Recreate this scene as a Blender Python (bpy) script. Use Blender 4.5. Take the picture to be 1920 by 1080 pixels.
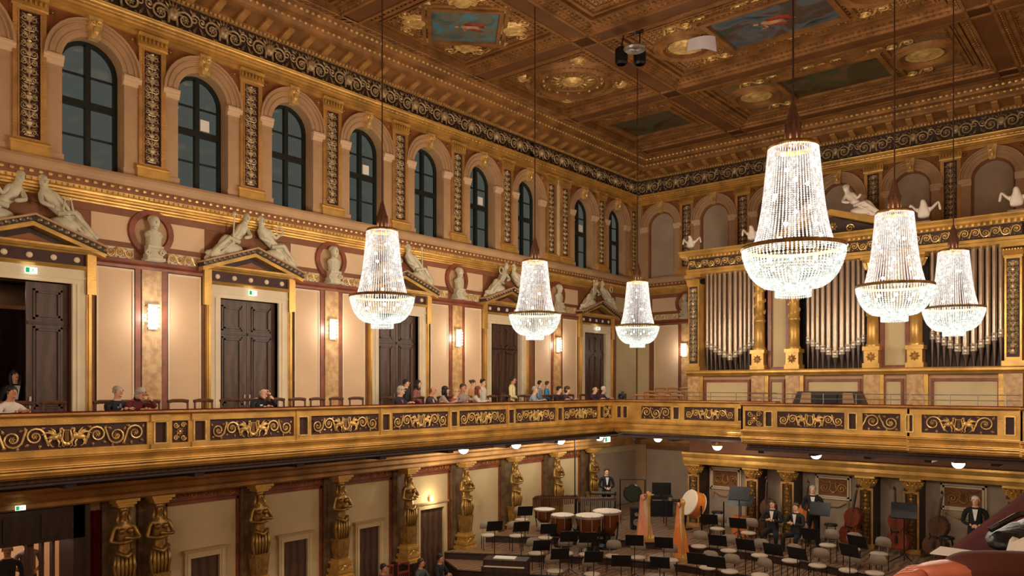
import bpy, math, random
from mathutils import Matrix, Vector
random.seed(7)
PI = math.pi
sc = bpy.context.scene
for o in list(bpy.data.objects):
    bpy.data.objects.remove(o)

# ------------------------------------------------------------------ camera
# world: X along the organ wall (left wall at X=WL), Y along the hall, Z up; camera above the origin
CZ = 7.5
FPX = 1457.0
TH = math.atan2(1220.0, FPX)
cd = bpy.data.cameras.new('camera')
cam = bpy.data.objects.new('camera', cd)
sc.collection.objects.link(cam)
cam.location = (0, 0, CZ)
cam.rotation_euler = (PI / 2, 0, TH)
cd.sensor_width = 36.0
cd.lens = FPX * 36.0 / 1920.0
cd.shift_y = 185.0 / 1920.0
cd.clip_start = 0.05
cd.clip_end = 200
sc.camera = cam

# ------------------------------------------------------------------ view, world, exposure
vs = sc.view_settings
vs.view_transform = 'Standard'
vs.look = 'None'
vs.gamma = 1.0
vs.use_curve_mapping = False
vs.exposure = 0.0
world = bpy.data.worlds.new('world')
sc.world = world
world.use_nodes = True
bg = world.node_tree.nodes['Background']
bg.inputs[0].default_value = (0.082, 0.088, 0.086, 1)   # night sky outside the windows
bg.inputs[1].default_value = 1.0

CH_POWER = 560.0          # one chandelier
SCONCE_POWER = 26.0
GLOBE_POWER = 42.0
CH_COL = (1.0, 0.85, 0.66)

WL, WR, WE, WB = -17.3, 1.8, 29.0, -19.8      # left, right, end, back wall planes
BAY = 2.44
GF = 6.05                                      # gallery floor
CB = 16.85                                     # underside of ceiling beams

# ------------------------------------------------------------------ helpers
def lin(c):
    c = c / 255.0
    return c / 12.92 if c <= 0.04045 else ((c + 0.055) / 1.055) ** 2.4

def rgb(r, g, b):
    return (lin(r), lin(g), lin(b), 1.0)

MATS = {}
def mat(name, col, rough=0.6, metal=0.0, var=0.0, vscale=3.0, bump=0.0, bscale=20.0, col2=None, pattern='noise', emit=None, estr=0.0, spec=0.5, detail=3.0):
    m = bpy.data.materials.new(name)
    m.use_nodes = True
    nt = m.node_tree
    p = nt.nodes['Principled BSDF']
    p.inputs['Base Color'].default_value = col
    p.inputs['Roughness'].default_value = rough
    p.inputs['Metallic'].default_value = metal
    p.inputs['Specular IOR Level'].default_value = spec
    tc = None
    if var or col2 or bump:
        tc = nt.nodes.new('ShaderNodeTexCoord')
    def tex(kind, scale):
        if kind == 'noise':
            t = nt.nodes.new('ShaderNodeTexNoise')
            t.inputs['Scale'].default_value = scale
            t.inputs['Detail'].default_value = detail
            out = t.outputs['Fac']
        elif kind == 'voronoi':
            t = nt.nodes.new('ShaderNodeTexVoronoi')
            t.inputs['Scale'].default_value = scale
            out = t.outputs['Distance']
        elif kind == 'magic':
            t = nt.nodes.new('ShaderNodeTexMagic')
            t.turbulence_depth = 4
            t.inputs['Scale'].default_value = scale
            t.inputs['Distortion'].default_value = 2.2
            out = t.outputs['Fac']
        else:
            t = nt.nodes.new('ShaderNodeTexWave')
            t.inputs['Scale'].default_value = scale
            t.inputs['Distortion'].default_value = 6.0
            t.inputs['Detail'].default_value = 3.0
            out = t.outputs['Fac']
        nt.links.new(tc.outputs['Object'], t.inputs['Vector'])
        return out
    if var or col2:
        f = tex(pattern, vscale)
        r = nt.nodes.new('ShaderNodeValToRGB')
        if col2 is None:
            c1 = tuple(min(1, x * (1 - var)) for x in col[:3]) + (1,)
            c2 = tuple(min(1, x * (1 + var)) for x in col[:3]) + (1,)
        else:
            c1, c2 = col, col2
        r.color_ramp.elements[0].color = c1
        r.color_ramp.elements[1].color = c2
        lo, hi = {'noise': (0.35, 0.65), 'voronoi': (0.15, 0.5), 'magic': (0.4, 0.56), 'wave': (0.3, 0.7)}[pattern]
        r.color_ramp.elements[0].position = lo
        r.color_ramp.elements[1].position = hi
        nt.links.new(f, r.inputs['Fac'])
        nt.links.new(r.outputs['Color'], p.inputs['Base Color'])
    if bump:
        f = tex('voronoi' if pattern == 'voronoi' else 'noise', bscale)
        b = nt.nodes.new('ShaderNodeBump')
        b.inputs['Strength'].default_value = bump
        b.inputs['Distance'].default_value = 0.03
        nt.links.new(f, b.inputs['Height'])
        nt.links.new(b.outputs['Normal'], p.inputs['Normal'])
    if emit:
        p.inputs['Emission Color'].default_value = emit
        p.inputs['Emission Strength'].default_value = estr
    MATS[name] = m
    return m

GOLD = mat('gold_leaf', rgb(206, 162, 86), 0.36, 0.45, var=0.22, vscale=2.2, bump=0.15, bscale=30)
GOLDB = mat('bright_gold_relief', rgb(228, 192, 122), 0.36, 0.42, var=0.25, vscale=6.0)
GOLDM = mat('aged_gold_moulding', rgb(186, 138, 78), 0.45, 0.35, var=0.3, vscale=1.5, bump=0.5, bscale=45)
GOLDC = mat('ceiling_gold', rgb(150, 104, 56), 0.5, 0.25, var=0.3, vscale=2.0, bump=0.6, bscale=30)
BRONZE = mat('dark_gilt_bronze', rgb(160, 124, 66), 0.36, 0.55, var=0.3, vscale=8)
SILVG = mat('pale_gilt_relief', rgb(196, 172, 132), 0.42, 0.35, var=0.25, vscale=7)
PEACH = mat('peach_plaster', rgb(220, 186, 150), 0.75, var=0.06, vscale=0.8, bump=0.06, bscale=60)
PEACH2 = mat('ochre_plaster', rgb(206, 184, 142), 0.75, var=0.07, vscale=0.7, bump=0.05, bscale=60)
STONE = mat('tan_stone', rgb(184, 148, 110), 0.65, var=0.1, vscale=1.5, bump=0.12, bscale=40)
CREAM = mat('cream_stone', rgb(226, 208, 176), 0.5, var=0.06, vscale=2.0)
BROWN = mat('brown_painted_band', rgb(134, 84, 52), 0.6, var=0.12, vscale=2.0)
RED = mat('red_brown_marble', rgb(132, 70, 46), 0.4, var=0.25, vscale=4.0)
SPAND = mat('ochre_brown_ground', rgb(138, 82, 42), 0.6, var=0.15, vscale=3.0)
MARBLE = mat('yellow_marble', rgb(214, 176, 122), 0.35, col2=rgb(176, 132, 86), pattern='noise', vscale=7.0, detail=8.0)
MAROON = mat('maroon_ground', rgb(64, 30, 28), 0.6, var=0.2, vscale=5)
DARKG = mat('dark_brown_ground', rgb(58, 40, 34), 0.6, var=0.2, vscale=5)
WALNUT = mat('walnut_door', rgb(88, 62, 50), 0.45, col2=rgb(70, 48, 38), pattern='wave', vscale=1.4)
OLIVE = mat('olive_marble', rgb(128, 104, 74), 0.4, col2=rgb(98, 78, 56), pattern='noise', vscale=5.0, detail=7.0)
DWOOD = mat('dark_wood', rgb(52, 30, 22), 0.42, col2=rgb(40, 22, 16), pattern='wave', vscale=1.4)
STAGEW = mat('stage_floor_wood', rgb(150, 120, 96), 0.35, col2=rgb(112, 86, 66), pattern='wave', vscale=1.6, bump=0.05)
RISERW = mat('dark_riser_wood', rgb(54, 34, 24), 0.45, var=0.2, vscale=3)
FLOORW = mat('parquet_wood', rgb(96, 62, 42), 0.4, col2=rgb(74, 48, 34), pattern='wave', vscale=2)
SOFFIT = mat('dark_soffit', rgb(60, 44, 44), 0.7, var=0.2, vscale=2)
STATUE = mat('aged_white_plaster', rgb(206, 198, 172), 0.6, var=0.1, vscale=6, bump=0.2, bscale=14)
WHITES = mat('white_plaster', rgb(226, 214, 200), 0.55, var=0.05, vscale=6, bump=0.15, bscale=14)
BLKMET = mat('black_metal', rgb(24, 24, 28), 0.4, 0.3)
CHROME = mat('brushed_steel', rgb(170, 165, 160), 0.3, 0.8)
SASH = mat('dark_green_sash', rgb(26, 34, 30), 0.4)
def glass_mat():
    m = bpy.data.materials.new('window_glass')
    m.use_nodes = True
    nt = m.node_tree
    nt.nodes.clear()
    out = nt.nodes.new('ShaderNodeOutputMaterial')
    tr = nt.nodes.new('ShaderNodeBsdfTransparent')
    tr.inputs[0].default_value = (0.86, 0.9, 0.86, 1)
    gl = nt.nodes.new('ShaderNodeBsdfGlossy')
    gl.inputs['Roughness'].default_value = 0.04
    mx = nt.nodes.new('ShaderNodeMixShader')
    mx.inputs[0].default_value = 0.06
    nt.links.new(tr.outputs[0], mx.inputs[1])
    nt.links.new(gl.outputs[0], mx.inputs[2])
    nt.links.new(mx.outputs[0], out.inputs[0])
    return m
NIGHT = glass_mat()
GREYP = mat('grey_plaster', rgb(176, 156, 136), 0.7, var=0.08, vscale=1.2, bump=0.05)
TIN = mat('organ_pipe_tin', rgb(176, 156, 138), 0.3, 0.75, var=0.08, vscale=1.0)
TIND = mat('organ_pipe_foot_tin', rgb(112, 100, 96), 0.35, 0.75)
TINL = mat('bright_pipe_mouth', rgb(214, 204, 190), 0.28, 0.6)
PAPER = mat('white_paper', rgb(240, 236, 226), 0.7)
VELVET = mat('red_velvet', rgb(92, 20, 16), 0.95, var=0.15, vscale=12, spec=0.05)
SEATG = mat('grey_beige_seat', rgb(198, 182, 164), 0.75)
CHAIRW = mat('chair_walnut', rgb(96, 62, 44), 0.45, var=0.15, vscale=8)
SEATR = mat('red_seat_cloth', rgb(120, 44, 38), 0.85)
COPPER = mat('copper_kettle', rgb(136, 78, 48), 0.3, 0.8)
DRUMH = mat('drum_skin', rgb(238, 226, 208), 0.5)
ROSEW = mat('rosewood', rgb(84, 50, 36), 0.4)
ORANGEW = mat('orange_maple', rgb(214, 122, 50), 0.35, var=0.1, vscale=8)
BASSW = mat('red_bass_varnish', rgb(120, 52, 32), 0.3, var=0.2, vscale=4)
BASSD = mat('brown_bass_varnish', rgb(86, 54, 36), 0.3, var=0.2, vscale=4)
BLUEP = mat('blue_plastic', rgb(40, 60, 110), 0.5)
CABLE = mat('dark_cable', rgb(60, 36, 26), 0.6)
ARAB = mat('ceiling_arabesque', rgb(50, 30, 16), 0.6, 0.1, col2=rgb(190, 136, 72), pattern='magic', vscale=4.2, bump=0.6, bscale=26)
ARABD = mat('ceiling_dark_arabesque', rgb(44, 30, 20), 0.6, 0.15, col2=rgb(160, 124, 82), pattern='magic', vscale=6.0, bump=0.6, bscale=26)
CEILB = mat('ceiling_brown_field', rgb(114, 72, 38), 0.55, 0.1, var=0.15, vscale=1.2)
def emitter(name, col, strength):
    m = bpy.data.materials.new(name)
    m.use_nodes = True
    nt = m.node_tree
    nt.nodes.clear()
    out = nt.nodes.new('ShaderNodeOutputMaterial')
    e = nt.nodes.new('ShaderNodeEmission')
    e.inputs[0].default_value = col
    e.inputs[1].default_value = strength
    nt.links.new(e.outputs[0], out.inputs[0])
    return m
BULB = emitter('lit_bulb', (1.0, 0.98, 0.95, 1), 9.0)
GLOBE = emitter('lit_globe', (1.0, 0.95, 0.88, 1), 6.0)
SIGNG = emitter('lit_exit_sign_white', (0.92, 1.0, 0.85, 1), 2.2)
SIGNK = emitter('lit_exit_sign_green', (0.03, 0.45, 0.15, 1), 1.0)
def crystal_mat(name, e, c0=(0.5, 0.42, 0.34, 1), c1=(1.0, 0.97, 0.90, 1), alpha=0.62):
    m = bpy.data.materials.new(name)
    m.use_nodes = True
    nt = m.node_tree
    nt.nodes.clear()
    out = nt.nodes.new('ShaderNodeOutputMaterial')
    em = nt.nodes.new('ShaderNodeEmission')
    em.inputs[1].default_value = e
    tc = nt.nodes.new('ShaderNodeTexCoord')
    v = nt.nodes.new('ShaderNodeTexVoronoi')
    v.inputs['Scale'].default_value = 26
    r = nt.nodes.new('ShaderNodeValToRGB')
    r.color_ramp.elements[0].color = c0
    r.color_ramp.elements[1].color = c1
    r.color_ramp.elements[0].position = 0.1
    r.color_ramp.elements[1].position = 0.75
    nt.links.new(tc.outputs['Object'], v.inputs['Vector'])
    nt.links.new(v.outputs['Color'], r.inputs['Fac'])
    nt.links.new(r.outputs[0], em.inputs[0])
    tr = nt.nodes.new('ShaderNodeBsdfTransparent')
    mx = nt.nodes.new('ShaderNodeMixShader')
    mx.inputs[0].default_value = alpha
    nt.links.new(tr.outputs[0], mx.inputs[1])
    nt.links.new(em.outputs[0], mx.inputs[2])
    nt.links.new(mx.outputs[0], out.inputs[0])
    m.cycles.emission_sampling = 'NONE'
    return m
CRYST = crystal_mat('lit_crystal_strand', 1.3, (0.52, 0.44, 0.37, 1), (1.0, 0.94, 0.86, 1), alpha=.92)
CRYSTB = crystal_mat('lit_crystal_bowl', 1.35, (0.46, 0.49, 0.4, 1), (0.97, 1.0, 0.9, 1), .88)
CRYSTS = crystal_mat('lit_crystal_sconce', 1.5, (0.8, 0.8, 0.8, 1), (1.0, 1.0, 1.0, 1), .8)

class MB:
    """collects shapes; build() links them as one mesh object"""
    def __init__(s):
        s.v = []; s.f = []; s.mi = []; s.cur = 0; s.sm = []; s.smooth = False
    def add(s, vs_, fs_):
        b = len(s.v)
        s.v.extend(vs_)
        for f in fs_:
            s.f.append([b + i for i in f]); s.mi.append(s.cur); s.sm.append(s.smooth)
        return s
    def box(s, x0, x1, y0, y1, z0, z1):
        return s.add([(x0,y0,z0),(x1,y0,z0),(x1,y1,z0),(x0,y1,z0),(x0,y0,z1),(x1,y0,z1),(x1,y1,z1),(x0,y1,z1)],
                     [(0,3,2,1),(4,5,6,7),(0,1,5,4),(1,2,6,5),(2,3,7,6),(3,0,4,7)])
    def cbox(s, c, d, rz=0.0):
        x, y, z = d[0]/2, d[1]/2, d[2]/2
        ca, sa = math.cos(rz), math.sin(rz)
        vs_ = []
        for dz in (-z, z):
            for dx, dy in ((-x,-y),(x,-y),(x,y),(-x,y)):
                vs_.append((c[0]+dx*ca-dy*sa, c[1]+dx*sa+dy*ca, c[2]+dz))
        return s.add(vs_, [(0,3,2,1),(4,5,6,7),(0,1,5,4),(1,2,6,5),(2,3,7,6),(3,0,4,7)])
    def prof(s, pts, x0, x1):
        """profile of (y, z) points extruded along x, capped"""
        n = len(pts)
        vs_ = [(x0, y, z) for y, z in pts] + [(x1, y, z) for y, z in pts]
        fs_ = [(i, i+1, n+i+1, n+i) for i in range(n-1)] + [(n-1, 0, n, 2*n-1)]
        fs_ += [tuple(range(n-1, -1, -1)), tuple(range(n, 2*n))]
        return s.add(vs_, fs_)
    def plate(s, pts, y0, y1):
        """outline of (x, z) points, given thickness along y"""
        n = len(pts)
        vs_ = [(x, y0, z) for x, z in pts] + [(x, y1, z) for x, z in pts]
        fs_ = [tuple(range(n)), tuple(range(2*n-1, n-1, -1))]
        fs_ += [(i, n+i, n+(i+1) % n, (i+1) % n) for i in range(n)]
        return s.add(vs_, fs_)
    def slab(s, pts, z0, z1):
        n = len(pts)
        vs_ = [(x, y, z0) for x, y in pts] + [(x, y, z1) for x, y in pts]
        fs_ = [tuple(range(n-1, -1, -1)), tuple(range(n, 2*n))]
        fs_ += [(i, (i+1) % n, n+(i+1) % n, n+i) for i in range(n)]
        return s.add(vs_, fs_)
    def lathe(s, prof, c=(0,0,0), n=16, axis='z', a0=0.0, a1=2*PI, cap=False):
        full = abs(a1-a0-2*PI) < 1e-6
        m = n if full else n+1
        vs_ = []
        for r, h in prof:
            for i in range(m):
                a = a0+(a1-a0)*i/n
                u, w = r*math.cos(a), r*math.sin(a)
                p = (u, w, h) if axis == 'z' else ((u, h, w) if axis == 'y' else (h, u, w))
                vs_.append((c[0]+p[0], c[1]+p[1], c[2]+p[2]))
        fs_ = []
        for j in range(len(prof)-1):
            for i in range(n):
                k = (i+1) % m if full else i+1
                q = (j*m+i, j*m+k, (j+1)*m+k, (j+1)*m+i)
                fs_.append(q if axis != 'y' else q[::-1])
        if full and cap:
            if prof[0][0] > 1e-5: fs_.append(tuple(range(m-1, -1, -1)) if axis != 'y' else tuple(range(m)))
            if prof[-1][0] > 1e-5:
                e = [(len(prof)-1)*m+i for i in range(m)]
                fs_.append(tuple(e) if axis != 'y' else tuple(e[::-1]))
        return s.add(vs_, fs_)
    def ball(s, c, r, n=8, m=6):
        if not hasattr(r, '__len__'): r = (r, r, r)
        vs_ = [(c[0], c[1], c[2]-r[2])]
        for j in range(1, m):
            t = PI*j/m
            for i in range(n):
                a = 2*PI*i/n
                vs_.append((c[0]+r[0]*math.sin(t)*math.cos(a), c[1]+r[1]*math.sin(t)*math.sin(a), c[2]-r[2]*math.cos(t)))
        vs_.append((c[0], c[1], c[2]+r[2]))
        e = len(vs_)-1
        fs_ = [(0, 1+(i+1) % n, 1+i) for i in range(n)]
        for j in range(m-2):
            for i in range(n):
                fs_.append((1+j*n+i, 1+j*n+(i+1) % n, 1+(j+1)*n+(i+1) % n, 1+(j+1)*n+i))
        fs_ += [(1+(m-2)*n+i, 1+(m-2)*n+(i+1) % n, e) for i in range(n)]
        return s.add(vs_, fs_)
    def tube(s, pts, r, n=5, cap=True):
        pts = [Vector(p) for p in pts]
        k = len(pts)
        rs = r if hasattr(r, '__len__') else [r]*k
        vs_ = []
        up = Vector((0.13, 0.31, 0.94)).normalized()
        prev = None
        for i, p in enumerate(pts):
            d = (pts[min(i+1, k-1)]-pts[max(i-1, 0)])
            if d.length < 1e-9: d = Vector((0, 0, 1))
            d.normalize()
            if prev is None:
                a = d.cross(up)
                if a.length < 1e-3: a = d.cross(Vector((1, 0, 0)))
            else:
                a = prev-d*prev.dot(d)
                if a.length < 1e-6: a = d.cross(up)
            a.normalize(); prev = a
            b = d.cross(a)
            for j in range(n):
                t = 2*PI*j/n
                q = p+(a*math.cos(t)+b*math.sin(t))*rs[i]
                vs_.append(tuple(q))
        fs_ = []
        for i in range(k-1):
            for j in range(n):
                fs_.append((i*n+j, i*n+(j+1) % n, (i+1)*n+(j+1) % n, (i+1)*n+j))
        if cap:
            fs_.append(tuple(range(n-1, -1, -1))); fs_.append(tuple((k-1)*n+j for j in range(n)))
        return s.add(vs_, fs_)
    def xform(s, M, start=0):
        for i in range(start, len(s.v)):
            s.v[i] = tuple(M @ Vector(s.v[i]))
        return s
    def mesh(s, name, *mats):
        me = bpy.data.meshes.new(name)
        me.from_pydata(s.v, [], s.f)
        for m in mats: me.materials.append(m)
        if len(mats) > 1: me.polygons.foreach_set('material_index', s.mi)
        if any(s.sm): me.polygons.foreach_set('use_smooth', s.sm)
        me.update()
        return me
    def build(s, name, mats, parent=None, loc=None, rz=0.0):
        if not isinstance(mats, (list, tuple)): mats = [mats]
        return place(name, s.mesh(name, *mats), parent, loc, rz)

LINK = sc.collection.objects.link
def place(name, me, parent=None, loc=None, rz=0.0, scale=None):
    o = bpy.data.objects.new(name, me)
    LINK(o)
    if parent is not None: o.parent = parent
    if loc is not None: o.location = loc
    if rz: o.rotation_euler = (0, 0, rz)
    if scale is not None: o.scale = scale
    return o
def tag(o, label=None, cat=None, group=None, kind=None):
    if label: o['label'] = label
    if cat: o['category'] = cat
    if group: o['group'] = group
    if kind: o['kind'] = kind
    return o
def empty(name, loc=(0,0,0), rz=0.0, label=None, cat=None, group=None, kind=None):
    o = bpy.data.objects.new(name, None)
    o.empty_display_size = 0.1
    LINK(o)
    o.location = loc
    o.rotation_euler = (0, 0, rz)
    return tag(o, label, cat, group, kind)
def copy_tree(o, parent=None):
    c = o.copy()
    LINK(c)
    c.parent = parent
    for ch in o.children: copy_tree(ch, c)
    return c
def light(name, loc, power, col=(1, .85, .65), rad=0.1, parent=None):
    l = bpy.data.lights.new(name, 'POINT')
    l.energy = power; l.color = col; l.shadow_soft_size = rad
    o = bpy.data.objects.new(name, l)
    LINK(o)
    o.location = loc
    if parent: o.parent = parent
    return o

def spiral(cx, cz, r, turns=1.6, a0=0.0, sgn=1, y=0.0, n=20, tail=None):
    pts = []
    for i in range(n+1):
        t = i/n
        a = a0+sgn*turns*2*PI*t
        q = r*(1-0.86*t)
        pts.append((cx+q*math.cos(a), y, cz+q*math.sin(a)))
    if tail: pts = [(tail[0], y, tail[1])]+pts
    return pts
# ------------------------------------------------------------------ the room shell
def arch_pts(a, zs, n=14):
    return [(a*math.cos(PI*i/n), zs+a*math.sin(PI*i/n)) for i in range(n+1)]      # right to left
def arch_ring(b, r0, r1, y0, y1, zs, n=16, cx=0.0):
    vs_ = []
    for i in range(n+1):
        a = PI*i/n
        for r, y in ((r0, y0), (r1, y0), (r1, y1), (r0, y1)):
            vs_.append((cx+r*math.cos(a), y, zs+r*math.sin(a)))
    fs_ = []
    for i in range(n):
        for k in range(4):
            fs_.append((i*4+k, i*4+(k+1) % 4, (i+1)*4+(k+1) % 4, (i+1)*4+k))
    fs_ += [(0, 1, 2, 3), (n*4+3, n*4+2, n*4+1, n*4)]
    b.add(vs_, [f[::-1] for f in fs_])
OPA, OPS = 0.615, 14.22          # window opening: half width, springing height
def pierced(b, x0, x1, z0, z1, cs, a, zb, zs, y0, y1, arched=True):
    """wall slab between x0 and x1 with openings at cs (half width a, from zb up)"""
    cs = sorted(c for c in cs if x0 < c < x1)
    x = x0
    for c in cs:
        b.box(x, c-a, y0, y1, z0, z1)
        if zb > z0+1e-4: b.box(c-a, c+a, y0, y1, z0, zb)
        if arched:
            p = arch_pts(a, zs)
            for i in range(len(p)-1):
                (xa, za), (xb, zb_) = p[i], p[i+1]
                vs_ = []
                for y in (y0, y1):
                    vs_ += [(c+xb, y, zb_), (c+xa, y, za), (c+xa, y, z1), (c+xb, y, z1)]
                b.add(vs_, [(0, 1, 2, 3), (7, 6, 5, 4), (0, 4, 5, 1)])
        else:
            b.box(c-a, c+a, y0, y1, zs, z1)
        x = c+a
    b.box(x, x1, y0, y1, z0, z1)

wall_left = empty('wall_left', (WL, 0, 0), PI/2, 'long peach and gilt side wall with windows and gallery doors', 'wall', kind='structure')
wall_end = empty('wall_end', (WL, WE, 0), 0, 'gilt end wall with blind arches behind the organ', 'wall', kind='structure')
LLEN = WE - WB
WIN = [4.45+BAY*k for k in range(8)] + [24.95, 27.35]
PIL = [5.67+BAY*k for k in range(7)] + [22.82, 23.68, 26.15, 28.62]
PILX = [3.23, 0.79, -1.65]
WINX = [2.01, -0.43, -2.87]
DOORS = [5.67, 10.55, 15.43, 20.31, 25.8]
SCON = [8.11, 12.99, 17.87, 23.2]
EB = 19.1/8                       # end wall bay
EARCH = [EB*(k+0.5) for k in range(8)]
EPIL = [EB*k for k in range(1, 8)] + [0.3, 18.8]

b = MB(); pierced(b, WB, WE, 12.05, 17.3, WIN+WINX, OPA, 12.05, OPS, 0, 0.4)
b.build('upper_wall', STONE, wall_left)
b = MB(); pierced(b, WB, WE, GF, 12.05, DOORS+[0.79], 0.80, GF, 9.62, 0, 0.4, arched=False)
b.build('gallery_wall', BROWN, wall_left)
b = MB(); b.box(WB, 3.6, 0, 0.4, 0, GF); b.box(3.6, 6.6, 0, 0.4, 4.95, GF); b.box(6.6, WE, 0, 0.4, 0, GF)
b.build('lower_wall', PEACH2, wall_left)
b = MB(); pierced(b, 0, 19.1, 12.05, 17.3, EARCH, OPA, 12.05, OPS, 0, 0.14); b.box(0, 19.1, 0.14, 0.4, 12.05, 17.3)
b.build('upper_wall', STONE, wall_end)
b = MB(); b.box(0, 19.1, 0, 0.4, 0, 12.05); b.build('gallery_wall', BROWN, wall_end)
wr = MB().box(WR, WR+0.4, WB, WE, 0, 17.3).build('wall_right', PEACH); tag(wr, 'plain peach side wall behind the viewer', 'wall', kind='structure')
wb = MB().box(WL, WR, WB-0.4, WB, 0, 17.3).build('wall_back', PEACH); tag(wb, 'plain peach back wall of the hall', 'wall', kind='structure')
fl = MB().box(WL, WR, WB, WE, -0.2, 0.0).build('floor', FLOORW); tag(fl, 'dark parquet floor of the hall', 'floor', kind='structure')

# ---- reliefs (real geometry, shared)
def leaf(b, x, z, dx, dz, w, y, t=0.02):
    """a pointed leaf from (x,z) along (dx,dz)"""
    L = math.hypot(dx, dz); ux, uz = dx/L, dz/L; px, pz = -uz, ux
    p = [(x, z), (x+ux*L*.35+px*w, z+uz*L*.35+pz*w), (x+dx, z+dz), (x+ux*L*.35-px*w, z+uz*L*.35-pz*w)]
    m = (x+ux*L*.4, z+uz*L*.4)
    vs_ = [(q[0], y, q[1]) for q in p]+[(m[0], y-t, m[1])]
    b.add(vs_, [(0, 1, 4), (1, 2, 4), (2, 3, 4), (3, 0, 4)])
    b.add(vs_, [(4, 1, 0), (4, 2, 1), (4, 3, 2), (4, 0, 3)])
def rosette(b, x, z, r, y, n=7):
    for i in range(n):
        a = 2*PI*i/n
        leaf(b, x+0.25*r*math.cos(a), z+0.25*r*math.sin(a), .75*r*math.cos(a), .75*r*math.sin(a), r*.28, y, r*.25)
    b.ball((x, y-r*.1, z), (r*.3, r*.3, r*.3), 6, 4)
def scroll_run(b, L, H, y, k, rt=0.018):
    """a rinceau: k alternating spirals along L"""
    d = L/k; r = min(d*.46, H*.42)
    for i in range(k):
        cx = -L/2+d*(i+.5); up = 1 if i % 2 == 0 else -1
        cz = up*H*.04
        pts = spiral(cx, cz, r, 1.75, PI if up > 0 else PI, -up, y, 22, tail=(cx-d*.62, -up*H*.36))
        n = len(pts)
        b.tube(pts, [rt*(1-.45*j/n) for j in range(n)], 4)
        rosette(b, cx, cz, r*.36, y, 6)
        for a in (0.6, 2.2, 4.2, 5.3):
            leaf(b, cx+r*math.cos(a), cz+r*math.sin(a), r*.55*math.cos(a+.6), r*.55*math.sin(a+.6), r*.17, y, .015)
def griffin(b, x, z, s, sg, y):
    """winged griffin facing towards -sg; s = size"""
    P = lambda u, w: (x+sg*u*s, y-.012, z+w*s)
    b.smooth = True
    b.ball(P(.1, -.02), (.22*s, .05, .13*s), 8, 5)                     # body
    b.ball(P(-.12, .04), (.12*s, .05, .16*s), 7, 5)                    # chest
    b.tube([P(-.14, .1), P(-.2, .24), P(-.17, .34)], [.07*s, .05*s, .05*s], 5)
    b.ball(P(-.21, .37), (.08*s, .04, .065*s), 6, 4)                   # head
    b.tube([P(-.25, .37), P(-.34, .34)], [.035*s, .008*s], 4)          # beak
    for k in range(4):
        b.tube([P(-.02, .08), P(.08+.09*k, .3-.03*k), P(.22+.13*k, .42-.1*k)], [.045*s, .05*s, .012*s], 4)
    b.tube([P(-.18, -.04), P(-.3, -.2), P(-.26, -.42), P(-.36, -.46)], [.06*s, .045*s, .03*s, .03*s], 4)
    b.tube([P(-.06, -.1), P(-.14, -.28), P(-.1, -.44), P(-.2, -.47)], [.06*s, .045*s, .03*s, .03*s], 4)
    b.tube([P(.22, -.06), P(.3, -.26), P(.2, -.42), P(.1, -.46)], [.09*s, .06*s, .035*s, .03*s], 4)
    b.tube([P(.3, .0), P(.46, -.12), P(.5, .08), P(.42, .12)], [.035*s, .03*s, .025*s, .012*s], 4)
    b.smooth = False
def lyre(b, x, z, h, y):
    for sg in (-1, 1):
        b.tube([(x+sg*.08*h, y, z-.35*h), (x+sg*.26*h, y, z-.2*h), (x+sg*.2*h, y, z+.1*h), (x+sg*.16*h, y, z+.3*h), (x+sg*.27*h, y, z+.44*h)],
               [.07*h, .06*h, .05*h, .04*h, .05*h], 5)
    b.tube([(x-.2*h, y, z+.32*h), (x+.2*h, y, z+.32*h)], .03*h, 5)
    for k in (-1, 0, 1): b.tube([(x+k*.06*h, y, z-.3*h), (x+k*.06*h, y, z+.32*h)], .012*h, 3)
    b.ball((x, y, z-.38*h), (.16*h, .03, .09*h), 8, 4)
def relief_parapet(L, H):
    b = MB(); y = -0.012
    s = H*.9
    if L > 1.25:
        lyre(b, 0, 0, H*.85, y)
        for sg in (-1, 1): griffin(b, sg*.42*s*1.15, 0, s, sg, y)
        side = L/2-.9*s-.02
        k = max(1, round(side/(H*.78)))
        for sg in (-1, 1):
            t = MB(); scroll_run(t, side, H, y, k, .02)
            st = len(b.v)
            b.add([(sg*(v[0])+sg*(.9*s+side/2), v[1], v[2]) for v in t.v], [f if sg > 0 else f[::-1] for f in t.f])
    elif L > .6:
        k = max(2, round(L/(H*.85))); scroll_run(b, L, H, y, k, .02)
    else:
        rosette(b, 0, 0, min(L, H)*.3, y, 8)
        for sx in (-1, 1):
            for sz in (-1, 1):
                b.tube(spiral(sx*L*.26, sz*H*.3, min(L, H)*.2, 1.4, 0, sx*sz, y, 14), .014, 4)
    return b.mesh('scroll_relief', GOLDB)
def relief_candelabra(w, h, m):
    b = MB(); y = -0.01
    b.tube([(0, y, -h/2+.03), (0, y, h/2-.05)], .014, 4)
    n = int(h/(w*.47))
    for i in range(n):
        z = -h/2+h*(i+.5)/n; r = w*.21*(1.0 if i % 2 else .8)
        for sg in (-1, 1):
            b.tube(spiral(sg*w*.25, z, r, 1.4, PI/2 if i % 3 else -PI/2, sg*(1 if i % 2 else -1), y, 12, tail=(0, z-h/n*.4)), .013, 4)
            leaf(b, sg*.02, z+.03, sg*w*.36, h/n*.42, .026, y); leaf(b, sg*w*.46, z-h/n*.3, -sg*.04, h/n*.4, .018, y); leaf(b, sg*w*.3, z+h/n*.2, sg*.06, .03, .016, y)
        if i % 3 == 1:
            b.lathe([(.012, -.07), (.05, -.04), (.06, .02), (.03, .05), (.05, .08)], (0, y, z), 7)
        elif i % 3 == 2: rosette(b, 0, z, .055, y, 6)
        else: b.ball((0, y-.01, z), (.05, .03, .06), 6, 4)
    return b.mesh('arabesque_relief', m)
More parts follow.
